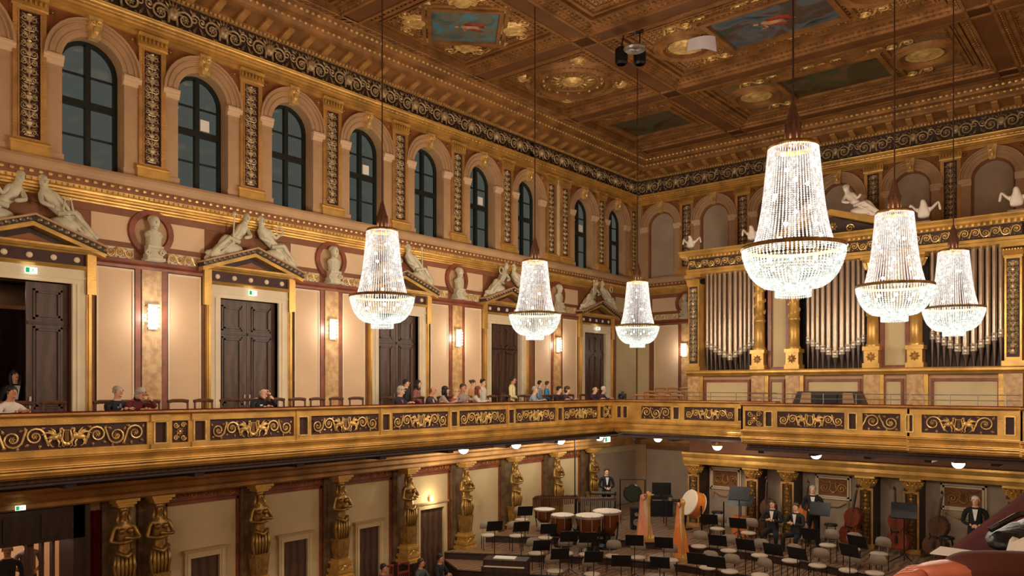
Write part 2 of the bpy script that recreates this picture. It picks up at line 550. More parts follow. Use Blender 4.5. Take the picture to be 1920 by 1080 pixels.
def relief_frieze(L, H, m):
    b = MB(); y = -0.02
    b.smooth = True
    b.ball((0, y-.04, .02), (.115, .11, .15), 8, 6); b.ball((0, y-.14, .0), (.03, .05, .035), 5, 4)
    b.smooth = False
    for i in range(9):
        a = PI*(i/8.0)
        leaf(b, .1*math.cos(a), .06+.1*math.sin(a), .17*math.cos(a), .17*math.sin(a), .03, y-.03, .03)
    for sg in (-1, 1):
        b.tube(spiral(sg*L*.24, -.02, H*.33, 1.8, PI if sg > 0 else 0, -sg, y-.02, 22, tail=(sg*.1, -.2)), [.028-.0006*i for i in range(24)], 5)
        rosette(b, sg*L*.24, -.02, H*.16, y-.03, 7)
        for a in (.5, 1.6, 2.6, 3.8, 5.2): leaf(b, sg*L*.24+H*.3*math.cos(a), -.02+H*.3*math.sin(a), .13*math.cos(a+.5), .13*math.sin(a+.5), .035, y, .03)
        b.tube(spiral(sg*L*.43, .08, H*.2, 1.4, 0, sg, y, 12), .02, 4)
        leaf(b, sg*L*.4, -H*.38, sg*.1, H*.3, .04, y, .03)
        leaf(b, sg*L*.12, -H*.45, sg*.12, .1, .035, y, .03); leaf(b, sg*L*.3, -H*.46, sg*.12, .06, .03, y, .03); leaf(b, sg*L*.16, H*.46, sg*.1, -.1, .03, y, .03); leaf(b, sg*L*.33, H*.46, sg*.1, -.12, .035, y, .03)
        leaf(b, sg*L*.47, H*.42, -sg*.14, -H*.14, .04, y, .03)
    return b.mesh('mask_and_scroll_relief', m)
M_CAND = relief_candelabra(.36, 2.42, SILVG)
M_FRZ = relief_frieze(1.22, .62, SILVG)

# ---- shared upper bay meshes
bb = MB()
for r0_, r1_, d_ in ((0, .1, .04), (.1, .125, .075), (.125, .235, .055), (.235, .26, .1), (.26, .31, .085), (.31, .36, .14)): arch_ring(bb, OPA+r0_, OPA+r1_, -d_, 0, OPS)
M_ARCHV = bb.mesh('archivolt', STONE)
bb = MB(); bb.plate([(-.09, 14.78), (.09, 14.78), (.14, 15.24), (-.14, 15.24)], -.17, 0)
for sg in (-1, 1): bb.tube(spiral(sg*.05, 15.1, .06, 1.3, 0, sg, -.19, 10), .02, 4)
bb.ball((0, -.19, 14.95), (.06, .05, .1), 6, 5)
M_KEY = bb.mesh('keystone', GOLDB)
bb = MB(); bb.box(-.165, .165, -.06, 0, 12.2, 14.05); bb.box(-.19, .19, -.09, 0, 12.05, 12.25)
for z in (13.86,): bb.box(-.18, .18, -.075, 0, z, z+.03)
M_PIER = bb.mesh('pier', STONE)
bb = MB(); bb.prof([(0, 14.04), (-.075, 14.04), (-.085, 14.1), (-.11, 14.13), (-.11, 14.17), (-.13, 14.2), (-.13, 14.25), (0, 14.25)], -.19, .19)
M_IMP = bb.mesh('impost', PEACH)
bb = MB()
bb.box(-.3, -.2, -.1, 0, 12.36, 15.0); bb.box(.2, .3, -.1, 0, 12.36, 15.0); bb.box(-.2, .2, -.1, 0, 14.93, 15.0); bb.box(-.2, .2, -.1, 0, 12.36, 12.42)
for x in (-.2, .2): bb.box(x-.012, x+.012, -.115, -.1, 12.42, 14.93)
M_PFR = bb.mesh('pilaster_frame', GOLDM)
M_PGR = MB().box(-.2, .2, -.05, 0, 12.42, 14.93).mesh('panel_ground', MAROON)
bb = MB(); bb.prof([(0, 14.98), (-.12, 14.98), (-.13, 15.02), (-.13, 15.2), (-.2, 15.26), (0, 15.26)], -.33, .33)
for i in range(7): bb.ball((-.27+.09*i, -.15, 15.13), (.032, .04, .07), 5, 4)
M_PCAP = bb.mesh('capital', GOLD)
bb = MB(); bb.prof([(0, 12.05), (-.17, 12.05), (-.17, 12.28), (-.13, 12.31), (-.15, 12.34), (-.12, 12.38), (0, 12.38)], -.36, .36)
M_PBAS = bb.mesh('pilaster_base', GOLD)
def spandrel():
    b = MB()
    R = OPA+.36
    for sg in (-1, 1):
        pts = [(sg*.92, OPS+.32)]
        for i in range(7):
            a = PI/2*(0.22+.70*i/6)
            pts.append((sg*R*math.cos(a), OPS+R*math.sin(a)))
        pts += [(sg*.12, 15.24), (sg*.92, 15.24)]
        if sg < 0: pts = pts[::-1]
        b.plate(pts[::-1], -.03, 0)
    return b.mesh('spandrel', SPAND)
M_SPAN = spandrel()
bb = MB()
for sg in (-1, 1):
    rosette(bb, sg*.79, 15.08, .09, -.035, 8)
    bb.tube([(sg*.9, -.035, OPS+.5), (sg*.9, -.035, 15.22), (sg*.3, -.035, 15.22)], .014, 4)
M_SPR = bb.mesh('spandrel_rosettes', GOLDM)

def upper_bays(parent, wins, pils):
    for c in wins:
        for nm, me in (('archivolt', M_ARCHV), ('keystone', M_KEY), ('spandrel', M_SPAN), ('spandrel_rosettes', M_SPR)):
            place(nm, me, parent, (c, 0, 0))
        for sg in (-1, 1):
            place('pier', M_PIER, parent, (c+sg*.785, 0, 0)); place('impost', M_IMP, parent, (c+sg*.785, 0, 0))
    for c in pils:
        fr = place('pilaster', M_PFR, parent, (c, 0, 0))
        place('panel_ground', M_PGR, fr); place('arabesque', M_CAND, fr, (0, -.055, 13.675))
        place('capital', M_PCAP, fr); place('pilaster_base', M_PBAS, fr)
upper_bays(wall_left, WIN[0:], PIL)
upper_bays(wall_end, EARCH, EPIL[:7]+[])
for c in (.28, 18.82):
    MB().box(c-.24, c-.04, -.045, 0, 12.05, 15.2).build('corner_pilaster', STONE, wall_end)
MB().box(23.12, 23.38, -.04, 0, 12.05, 15.2).build('narrow_panel', CREAM, wall_left)

ENT = [(0,15.2),(-.08,15.2),(-.08,15.25),(-.1,15.26),(-.1,15.3),(-.085,15.31),(-.12,15.325),(-.12,15.37),(-.105,15.38),(-.14,15.395),(-.15,15.44),(-.13,15.45),(-.17,15.465),(-.18,15.5),(-.165,15.51),(-.21,15.53),(-.23,15.56),(-.25,15.57),(-.26,15.6),(0,15.6)]
TOPC = [(0,16.24),(-.1,16.24),(-.14,16.29),(-.17,16.34),(-.17,16.36),(-.66,16.47),(-.68,16.47),(-.7,16.54),(-.76,16.6),(-.8,16.66),(-1.0,16.68),(-1.04,16.76),(-1.1,16.8),(-1.2,16.84),(-1.2,17.3),(0,17.3)]
MIDG = [(0,11.36),(-.05,11.36),(-.06,11.39),(-.045,11.4),(-.08,11.42),(-.09,11.45),(-.075,11.46),(-.13,11.47),(-.135,11.51),(-.12,11.52),(-.15,11.53),(-.16,11.57),(-.2,11.59),(-.21,11.66),(0,11.66)]
MIDB = [(0,11.66),(-.2,11.66),(-.22,11.7),(-.22,11.82),(0,11.82)]
MIDL = [(0,11.82),(-.25,11.82),(-.31,11.88),(-.33,11.92),(-.33,11.99),(-.3,12.05),(0,12.05)]
def long_cornices(parent, x0, x1, trimends=0.0):
    MB().prof(ENT[::-1], x0, x1).build('architrave', GOLD, parent)
    MB().box(x0, x1, -.06, 0, 15.6, 16.24).build('frieze_ground', DARKG, parent)
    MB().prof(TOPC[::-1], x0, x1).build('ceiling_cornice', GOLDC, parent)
    MB().prof(MIDG[::-1], x0, x1).build('gilt_cornice', GOLD, parent)
    MB().prof(MIDB[::-1], x0, x1).build('rosette_band', BROWN, parent)
    MB().prof(MIDL[::-1], x0, x1).build('window_ledge', STONE, parent)
    n = int((x1-x0)/1.22)
    fr = MB()
    for i in range(n):
        place('frieze_relief', M_FRZ, parent, (x0+(i+.5)*(x1-x0)/n, -.065, 15.92))
    # modillions under the ceiling cornice, dentils, beads
    n = int((x1-x0)/.61)
    me = MB().prof([(-.17,16.36),(-.17,16.28),(-.3,16.3),(-.52,16.38),(-.62,16.4),(-.62,16.47)][::-1], -.09, .09).mesh('modillion', GOLDM)
    for i in range(n): place('modillion', me, parent, (x0+(i+.5)*(x1-x0)/n, 0, 0))
    b = MB()
    n = int((x1-x0)/.11)
    for i in range(n):
        x = x0+(i+.5)*(x1-x0)/n
        b.box(x-.03, x+.03, -.185, -.1, 16.24, 16.3)
        b.box(x-.03, x+.03, -.24, -.14, 11.585, 11.64)
    b.build('dentils', GOLDB, parent)['kind'] = 'stuff'
    b = MB()
    n = int((x1-x0)/.17)
    for i in range(n):
        x = x0+(i+.5)*(x1-x0)/n
        b.ball((x, -.23, 11.76), (.05, .025, .035), 5, 4)
        b.ball((x, -.17, 15.485), (.04, .025, .02), 4, 4)
        b.ball((x, -.8, 16.63), (.05, .04, .04), 5, 4); b.ball((x, -1.1, 16.78), (.06, .04, .04), 5, 4)
    b.build('bead_moulding', GOLDB, parent)['kind'] = 'stuff'
long_cornices(wall_left, 3.0, WE-.01)
long_cornices(wall_end, 0.01, 19.1)

# ---- windows (left wall)
def make_window(i, yc):
    w = empty('window_%d' % (i+1), (WL, yc, 0), PI/2, 'tall arched window with dark sash on the night, number %d from the left' % i if 0 else None, None)
    a = OPA
    return w
a = OPA; y0, y1 = .26, .34
bb = MB(); arch_ring(bb, a-.085, a+.02, y0, y1, OPS); bb.box(-a-.01, -a+.085, y0, y1, 12.05, OPS); bb.box(a-.085, a+.01, y0, y1, 12.05, OPS); bb.box(-a, a, y0, y1, 12.05, 12.16)
M_WFR = bb.mesh('window_frame', SASH)
M_WMU = MB().box(-.055, .055, y0-.02, y1, 12.16, OPS+a-.06).mesh('mullion', SASH)
M_WTR = MB().box(-a+.08, a-.08, y0-.03, y1, 13.42, 13.56).mesh('transom', SASH)
M_WBA = MB().box(-a+.08, a-.08, y0+.01, y1-.01, -.018, .018).mesh('glazing_bar', SASH)
rows = [(12.16, 12.8), (12.8, 13.46), (13.52, 14.12)]
M_PANE = [MB().box(.05, a-.08, .3, .31, z0, z1).mesh('pane', NIGHT) for z0, z1 in rows]
q = [(.05, 14.12), (a-.07, 14.12)]+[((a-.07)*math.cos(PI/2*i/7), OPS+(a-.07)*math.sin(PI/2*i/7)) for i in range(7)]+[(.05, OPS+a-.07)]
M_PANET = MB().plate(q, .3, .31).mesh('pane', NIGHT)
M_WPATCH = MB().box(.06, .28, .2, .24, 13.58, 13.84).mesh('white_patch', PAPER)  # plain white rectangle just above the transom, right of the mullion
for i, yc in enumerate(WIN):
    ords = ['cut off by the left edge', 'first whole one from the left', 'second whole one from the left', 'third whole one from the left', 'fourth whole one from the left', 'fifth whole one from the left', 'sixth whole one from the left', 'just left of the double pilaster', 'second from the hall corner', 'nearest the hall corner']
    w = empty('window_%d' % (i+1), (WL, yc, 0), PI/2, 'tall arched night window with dark sash, '+ords[i], 'window', kind='structure')
    for nm, me in (('window_frame', M_WFR), ('mullion', M_WMU), ('transom', M_WTR)): place(nm, me, w)
    for z in (12.8, 14.1): place('glazing_bar', M_WBA, w, (0, 0, z))
    for sg in (-1, 1):
        for me in M_PANE+[M_PANET]: place('pane', me, w, None, 0, (sg, 1, 1))
    if i in (2, 4, 6, 8): place('white_patch', M_WPATCH, w)
# blind panels in the end wall arches
bb = MB(); p_ = [(OPA, 12.05)]+arch_pts(OPA, OPS)+[(-OPA, 12.05)]
bb.plate(p_, .10, .14); M_BLIND = bb.mesh('blind_panel', GREYP)
bb = MB(); arch_ring(bb, OPA-.07, OPA, .05, .14, OPS); bb.box(-OPA, -OPA+.07, .05, .14, 12.05, OPS); bb.box(OPA-.07, OPA, .05, .14, 12.05, OPS)
M_BLFR = bb.mesh('blind_frame', BROWN)
for c in EARCH:
    place('blind_panel', M_BLIND, wall_end, (c, 0, 0)); place('blind_frame', M_BLFR, wall_end, (c, 0, 0))

# ---- gallery level wall panelling
def wpanel(parent, x0, x1, z0, z1, m=PEACH, edge=CREAM):
    b = MB(); b.box(x0, x1, -.03, 0, z0, z1)
    o = b.build('wall_panel', m, parent)
    e = .035
    f = MB(); f.box(x0, x0+e, -.045, 0, z0, z1); f.box(x1-e, x1, -.045, 0, z0, z1); f.box(x0+e, x1-e, -.045, 0, z1-e, z1); f.box(x0+e, x1-e, -.045, 0, z0, z0+e)
    f.build('panel_edge', edge, o)
SWAG = MB(); scroll_run(SWAG, .85, .24, -.02, 4, .014); M_SWAG = SWAG.mesh('garland_relief', GOLDB)
RNG = MB(); RNG.lathe([(.36, -.02), (.38, -.07), (.5, -.07), (.52, -.02)], (0, 0, 10.92), 28, 'y'); M_RING = RNG.mesh('niche_ring', RED)
DISC = MB(); DISC.lathe([(0.0, -.018), (.37, -.018)], (0, 0, 10.92), 24, 'y'); M_DISC = DISC.mesh('niche_disc', STONE)
def bust_bay(parent, c, halfw, sconce=True):
    for sg in (-1, 1):
        xa, xb = sorted((c+sg*.38, c+sg*halfw))
        wpanel(parent, xa, xb, GF+.25, 10.06)
        MB().box(c+sg*.3-.06, c+sg*.3+.06, -.05, 0, GF+.1, 10.08).build('red_strip', RED, parent)
        MB().box(xa, xb, -.02, 0, 10.29, 10.52).build('garland_ground', CREAM, parent)
        L = xb-xa
        place('garland', M_SWAG, parent, ((xa+xb)/2, -.02, 10.405), 0, (L/.85, 1, 1))
        MB().box(xa-.05 if sg > 0 else c-halfw-.1, c+halfw+.1 if sg > 0 else xb+.05, -.012, 0, 10.64, 11.2).build('frieze_field', PEACH, parent)
    MB().box(c-.22, c+.22, -.07, 0, GF+.1, 10.08).build('marble_pilaster', MARBLE, parent)
    MB().prof([(0, 10.08), (-.09, 10.08), (-.1, 10.14), (-.06, 10.2), (-.08, 10.27), (0, 10.27)][::-1], c-halfw-.1, c+halfw+.1).build('red_cornice', RED, parent)
    place('niche_ring', M_RING, parent, (c, 0, 0)); place('niche_disc', M_DISC, parent, (c, 0, 0))
for c in SCON: bust_bay(wall_left, c, 1.16 if c < 20 else 1.3)
for c in (2.36, 16.74): bust_bay(wall_end, c, 1.5)
MB().box(.05, .6, -.03, 0, 6.2, 10.06).build('wall_panel', PEACH2, wall_end)
for p in (wall_left, wall_end):
    MB().box(0.0 if p is wall_end else 3.0, 19.1 if p is wall_end else WE, -.04, 0, 11.2, 11.36).build('brown_band', BROWN, p)
MB().box(27.35, 28.9, -.03, 0, GF+.2, 10.06).build('wall_panel', PEACH2, wall_left)
MB().box(27.3, 28.95, -.02, 0, 10.6, 11.2).build('frieze_field', PEACH2, wall_left)

# ---- gallery doors with pediments
def make_door(i, yc, lab):
    d = empty('door_%d' % (i+1), (WL, yc, 0), PI/2, lab, 'door', kind='structure')
    h, z0, z1 = .80, GF, 9.62
    for sg in (-1, 1):
        if i == 0 and sg < 0: continue
        if i == 0 or i == 9: pass
        b = MB(); xa, xb = (0.005, h-.01) if sg > 0 else (-h+.01, -.005)
        b.box(xa, xb, .12, .17, z0+.01, z1-.01)
        lf = b.build('door_leaf', WALNUT, d)
        for za, zb in ((z0+.15, z0+.9), (z0+1.0, 8.72), (8.86, z1-.14)):
            f = MB(); pa, pb = xa+.12, xb-.12
            for e, yy in ((0, .10), (.05, .085)):
                f.box(pa+e, pb-e, yy, .12, zb-.04-e, zb-e); f.box(pa+e, pb-e, yy, .12, za+e, za+.04+e)
                f.box(pa+e, pa+.04+e, yy, .12, za+e, zb-e); f.box(pb-.04-e, pb-e, yy, .12, za+e, zb-e)
            f.build('raised_panel', WALNUT, lf)
        MB().box(xa+.02, xb-.02, .09, .12, 8.76, 8.82).build('lock_rail', DWOOD, lf)
        hx = .07*sg
        hb = MB(); hb.box(hx-.02, hx+.02, .09, .12, 7.05, 7.3); hb.tube([(hx, .06, 7.18), (hx+sg*.1, .06, 7.18)], .012, 5); hb.build('door_handle', CHROME, lf)
    b = MB()
    for sg in (-1, 1):
        xs = sorted((sg*h, sg*(h+.26))); b.box(xs[0], xs[1], -.07, .12, z0, z1)
        xs = sorted((sg*(h+.08), sg*(h+.14))); b.box(xs[0], xs[1], -.09, -.07, z0, z1)
    b.box(-h-.26, h+.26, -.07, .12, z1, z1+.3); b.box(-h-.26, h+.26, -.09, -.07, z1+.1, z1+.15)
    b.build('architrave', CREAM, d)
    b = MB()
    for sg in (-1, 1):
        xs = sorted((sg*(h+.26), sg*(h+.36))); b.box(xs[0], xs[1], -.1, 0, z0, z1+.28)
        xs = sorted((sg*(h+.29), sg*(h+.33))); b.box(xs[0], xs[1], -.13, -.1, z0, z1+.28)
        xs = sorted((sg*(h+.26), sg*(h+.44))); b.box(xs[0], xs[1], -.14, 0, z1-.2, z1+.66)
    b.prof([(0, z1+.3), (-.1, z1+.3), (-.14, z1+.35), (-.12, z1+.38), (0, z1+.38)][::-1], -h-.36, h+.36)
    b.prof([(0, z1+.62), (-.12, z1+.62), (-.2, z1+.68), (-.22, z1+.72), (0, z1+.72)][::-1], -h-.46, h+.46)
    b.build('gilt_frame', GOLD, d)
    fr = MB().box(-h-.26, h+.26, -.06, 0, z1+.38, z1+.62).build('head_frieze', MAROON, d)
    me = MB().lathe([(.062, -.06), (.058, -.085), (.03, -.1), (0, -.1)], (0, 0, 0), 10, 'y').mesh('roundel', CREAM)
    for k in range(5): place('roundel', me, fr, ((k-2)*.44, 0, z1+.5))
    # pediment: raking cornices, tympanum
    zb, zr0, zr1, hw = 10.30, 10.67, 10.2, 1.36
    b = MB(); b.prof([(0, zb-.03), (-.27, zb-.03), (-.31, zb+.02), (-.31, zb+.06), (0, zb+.06)][::-1], -hw+.04, hw-.04); b.build('pediment_base', GOLD, d)
    MB().plate([(-hw+.3, zb+.06), (hw-.3, zb+.06), (0, zr0+.02)], -.06, 0).build('tympanum', DARKG, d)
    MB().plate([(-.5, zb+.08), (.5, zb+.08), (0, zb+.25)], -.09, -.06).build('tympanum_field', SPAND, d)
    for nm, m, off, th, out in (('raking_gilt_cornice', GOLD, 0.0, .09, .3), ('raking_carved_cornice', DARKG, .09, .1, .36), ('raking_top_moulding', STONE, .19, .04, .42)):
        b = MB()
        for sg in (-1, 1):
            p = [(0, zr0+off), (0, zr0+off+th), (sg*hw, zr1+off+th), (sg*hw, zr1+off)]
            if sg > 0: p = p[::-1]
            b.plate(p, -out, 0)
        o = b.build(nm, m, d)
        if nm == 'raking_carved_cornice':
            b = MB()
            for sg in (-1, 1):
                for k in range(11):
                    t = (k+.5)/11; x = sg*t*hw; z = (zr0+off)*(1-t)+(zr1+off)*t+.05
                    leaf(b, x, z-.04, sg*.03, .08, .035, -out-.004, .02)
                    b.ball((x+sg*.06, -out, z), (.02, .015, .03), 4, 4)
            b.build('egg_carving', SILVG, o)
    return d
dl = ['open gallery door with usher, at the left edge', 'closed double door under statues, behind the man resting his head', 'double door half hidden by the left chandelier', 'gallery door behind the standing man in pale shirt', 'farthest gallery door near the hall corner']
DO = [make_door(i, yc, dl[i]) for i, yc in enumerate(DOORS)]
# foyer behind the open door
b = MB(); b.box(-2.2, 2.2, 2.6, 2.7, GF, 10.2); b.box(-2.2, -2.1, .4, 2.6, GF, 10.2); b.box(2.1, 2.2, .4, 2.6, GF, 10.2); b.box(-2.2, 2.2, .4, 2.7, GF-.1, GF); b.box(-2.2, 2.2, .4, 2.7, 10.2, 10.3)
o = b.build('foyer_shell', WALNUT, DO[0])
b = MB()
for k in range(5): b.prof([(.9+.3*k, 9.1+.12*k), (1.2+.3*k, 9.22+.12*k), (1.2+.3*k, 9.3+.12*k), (.9+.3*k, 9.18+.12*k)], -2.1, 2.1)
b.build('foyer_ceiling_steps', STONE, DO[0])
b = MB(); b.box(-.79, -.74, .4, 1.15, GF+.01, 9.6); b.build('open_leaf', WALNUT, DO[0])
# ------------------------------------------------------------------ pixel to place (a pixel gives a direction; the plane it lies on gives the distance)
CC, SS = math.cos(TH), math.sin(TH)
def _dir(x):
    r = (x-960.0)/FPX
    return (CC*r-SS, SS*r+CC)
def at_y(x, Y):
    d = _dir(x); return d[0]*Y/d[1]
def at_x(x, X):
    d = _dir(x); return d[1]*X/d[0]
def at_z(x, y, Z):
    d = _dir(x); f = (Z-CZ)*FPX/(725.0-y); return (d[0]*f, d[1]*f)

# ------------------------------------------------------------------ ceiling
ceiling = empty('ceiling', (0, 0, 0), 0, 'gilded coffered ceiling with paintings and medallions', 'ceiling', kind='structure')
MB().box(WL, WR, WB, WE, 17.3, 17.5).build('ceiling_slab', CEILB, ceiling)
XC = -7.75
LB = [XC-4.25, XC+4.25]
CBY = [27.2-4.9*k for k in range(9)]
def beam_pair(L):
    b = MB().prof([(-.24, 17.3), (-.24, CB), (.24, CB), (.24, 17.3)], 0, L)
    g = MB()
    for sg in (-1, 1):
        p = [(sg*.24, CB-.03), (sg*.31, CB-.03), (sg*.33, CB+.03), (sg*.42, CB+.05), (sg*.44, CB+.1), (sg*.55, CB+.13), (sg*.57, CB+.2), (sg*.57, 17.3), (sg*.24, 17.3)]
        g.prof(p if sg > 0 else p[::-1], 0, L)
    n = int(L/.16)
    for i in range(n):
        x = (i+.5)*L/n
        for sg in (-1, 1):
            g.ball((x, sg*.37, CB+.02), (.045, .035, .03), 5, 4)
            g.box(x-.03, x+.03, sg*.5-.04, sg*.5+.04, CB+.08, CB+.14)
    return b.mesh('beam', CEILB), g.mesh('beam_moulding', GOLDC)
m1, m2 = beam_pair(16.7)
for y in CBY[:6]:
    o = place('cross_beam', m1, ceiling, (WL+1.2, y, 0)); place('beam_moulding', m2, o)
m1, m2 = beam_pair(29.0)
for x in LB:
    o = place('long_beam', m1, ceiling, (x, 0.0, 0), PI/2); place('beam_moulding', m2, o)
# diagonal lattice moulding on the edge beam along the left wall
b = MB()
for i in range(130):
    y = 2+i*.2
    for sg in (-1, 1):
        b.tube([(WL+1.22, y, CB-.01), (WL+1.42, y+sg*.18, CB-.01)], .014, 3, False)
b.tube([(WL+1.22, 2, CB-.01), (WL+1.22, 28, CB-.01)], .025, 4); b.tube([(WL+1.43, 2, CB-.01), (WL+1.43, 28, CB-.01)], .025, 4)
b.box(WL+1.18, WL+1.5, 0, 28.9, CB, 17.3)
b.build('edge_beam', GOLDC, ceiling)
def paint_mat(name, cols, scale):
    m = bpy.data.materials.new(name); m.use_nodes = True
    nt = m.node_tree; p = nt.nodes['Principled BSDF']; p.inputs['Roughness'].default_value = .5
    tc = nt.nodes.new('ShaderNodeTexCoord'); n = nt.nodes.new('ShaderNodeTexNoise')
    n.inputs['Scale'].default_value = scale; n.inputs['Detail'].default_value = 2.5; n.inputs['Distortion'].default_value = 1.2
    r = nt.nodes.new('ShaderNodeValToRGB')
    e = r.color_ramp.elements
    e[0].position = .3; e[0].color = cols[0]; e[1].position = .7; e[1].color = cols[-1]
    for i, c in enumerate(cols[1:-1]):
        k = e.new(.3+.4*(i+1)/(len(cols)-1)); k.color = c
    nt.links.new(tc.outputs['Object'], n.inputs['Vector']); nt.links.new(n.outputs['Fac'], r.inputs['Fac']); nt.links.new(r.outputs['Color'], p.inputs['Base Color'])
    return m
PNT1 = paint_mat('allegory_painting', [rgb(56, 74, 64), rgb(70, 100, 104), rgb(110, 104, 84), rgb(84, 120, 124), rgb(66, 134, 162)], 1.6)
PNT2 = paint_mat('blue_sky_painting', [rgb(44, 52, 50), rgb(66, 84, 96), rgb(96, 104, 110), rgb(86, 64, 52), rgb(52, 84, 74)], 1.0)
PNT3 = paint_mat('dark_landscape_painting', [rgb(50, 40, 26), rgb(82, 66, 40), rgb(66, 78, 52), rgb(110, 84, 56)], .9)
def rect_frame(b, cx, cy, hx, hy, w, z0, z1, rz=0.0):
    ca, sa = math.cos(rz), math.sin(rz)
    for x0, x1, y0, y1 in ((-hx-w, hx+w, -hy-w, -hy), (-hx-w, hx+w, hy, hy+w), (-hx-w, -hx, -hy, hy), (hx, hx+w, -hy, hy)):
        b.cbox((cx+(x0+x1)/2*ca-(y0+y1)/2*sa, cy+(x0+x1)/2*sa+(y0+y1)/2*ca, (z0+z1)/2), (x1-x0, y1-y0, z1-z0), rz)
def bead_rect(b, cx, cy, hx, hy, z, rz=0.0, step=.17, r=.045):
    ca, sa = math.cos(rz), math.sin(rz)
    P = [(-hx, -hy), (hx, -hy), (hx, hy), (-hx, hy)]
    for i in range(4):
        (xa, ya), (xb, yb) = P[i], P[(i+1) % 4]
        n = max(2, int(math.hypot(xb-xa, yb-ya)/step))
        for k in range(n):
            x = xa+(xb-xa)*k/n; y = ya+(yb-ya)*k/n
            b.ball((cx+x*ca-y*sa, cy+x*sa+y*ca, z), (r, r, r*.7), 5, 3)
SC_ = MB(); scroll_run(SC_, 1.3, .42, -.015, 3, .03); M_CSCR = SC_.mesh('ceiling_scroll', GOLDB)
SC_ = MB(); scroll_run(SC_, .7, .34, -.015, 2, .024); M_CSCR2 = SC_.mesh('ceiling_scroll', GOLDM)
FLESH = mat('painted_flesh', rgb(190, 140, 104), .5, var=.2, vscale=6)
DRAPE = mat('painted_drapery', rgb(150, 60, 44), .5, var=.2, vscale=6)
def ceil_scroll(o, x, y, z, rz, me):
    s = place('ceiling_scroll', me, o, (x, y, z)); s.rotation_euler = (PI/2, 0, rz)
def painted_figure(co, cx, cy, z, rz, s):
    ca, sa = math.cos(rz), math.sin(rz)
    P = lambda u, v: (cx+s*(u*ca-v*sa), cy+s*(u*sa+v*ca), z)
    b = MB(); b.smooth = True
    b.tube([P(-.1,-.02), P(.08,.04), P(.24,.0), P(.38,.1)], [.07*s,.11*s,.09*s,.04*s], 6); b.ball(P(-.2,.02), (.06*s,.06*s,.02), 8, 5); b.tube([P(-.06,.06), P(.02,.2), P(-.1,.26)], .03*s, 5); b.tube([P(.2,-.04), P(.4,-.1), P(.55,-.02)], [.06*s,.05*s,.03*s], 6)
    b.v = [(x, y, z+(q-z)*.12) for x, y, q in b.v]; b.build('painted_figure', FLESH, co)
    b = MB(); b.smooth = True
    b.tube([P(.0,-.1), P(.2,-.16), P(.42,-.12), P(.5,.02)], [.06*s,.1*s,.1*s,.03*s], 6); b.tube([P(.1,.1), P(.3,.16), P(.5,.24)], [.05*s,.06*s,.02*s], 6)
    b.v = [(x, y, z+(q-z)*.1) for x, y, q in b.v]; b.build('painted_drapery', DRAPE, co)
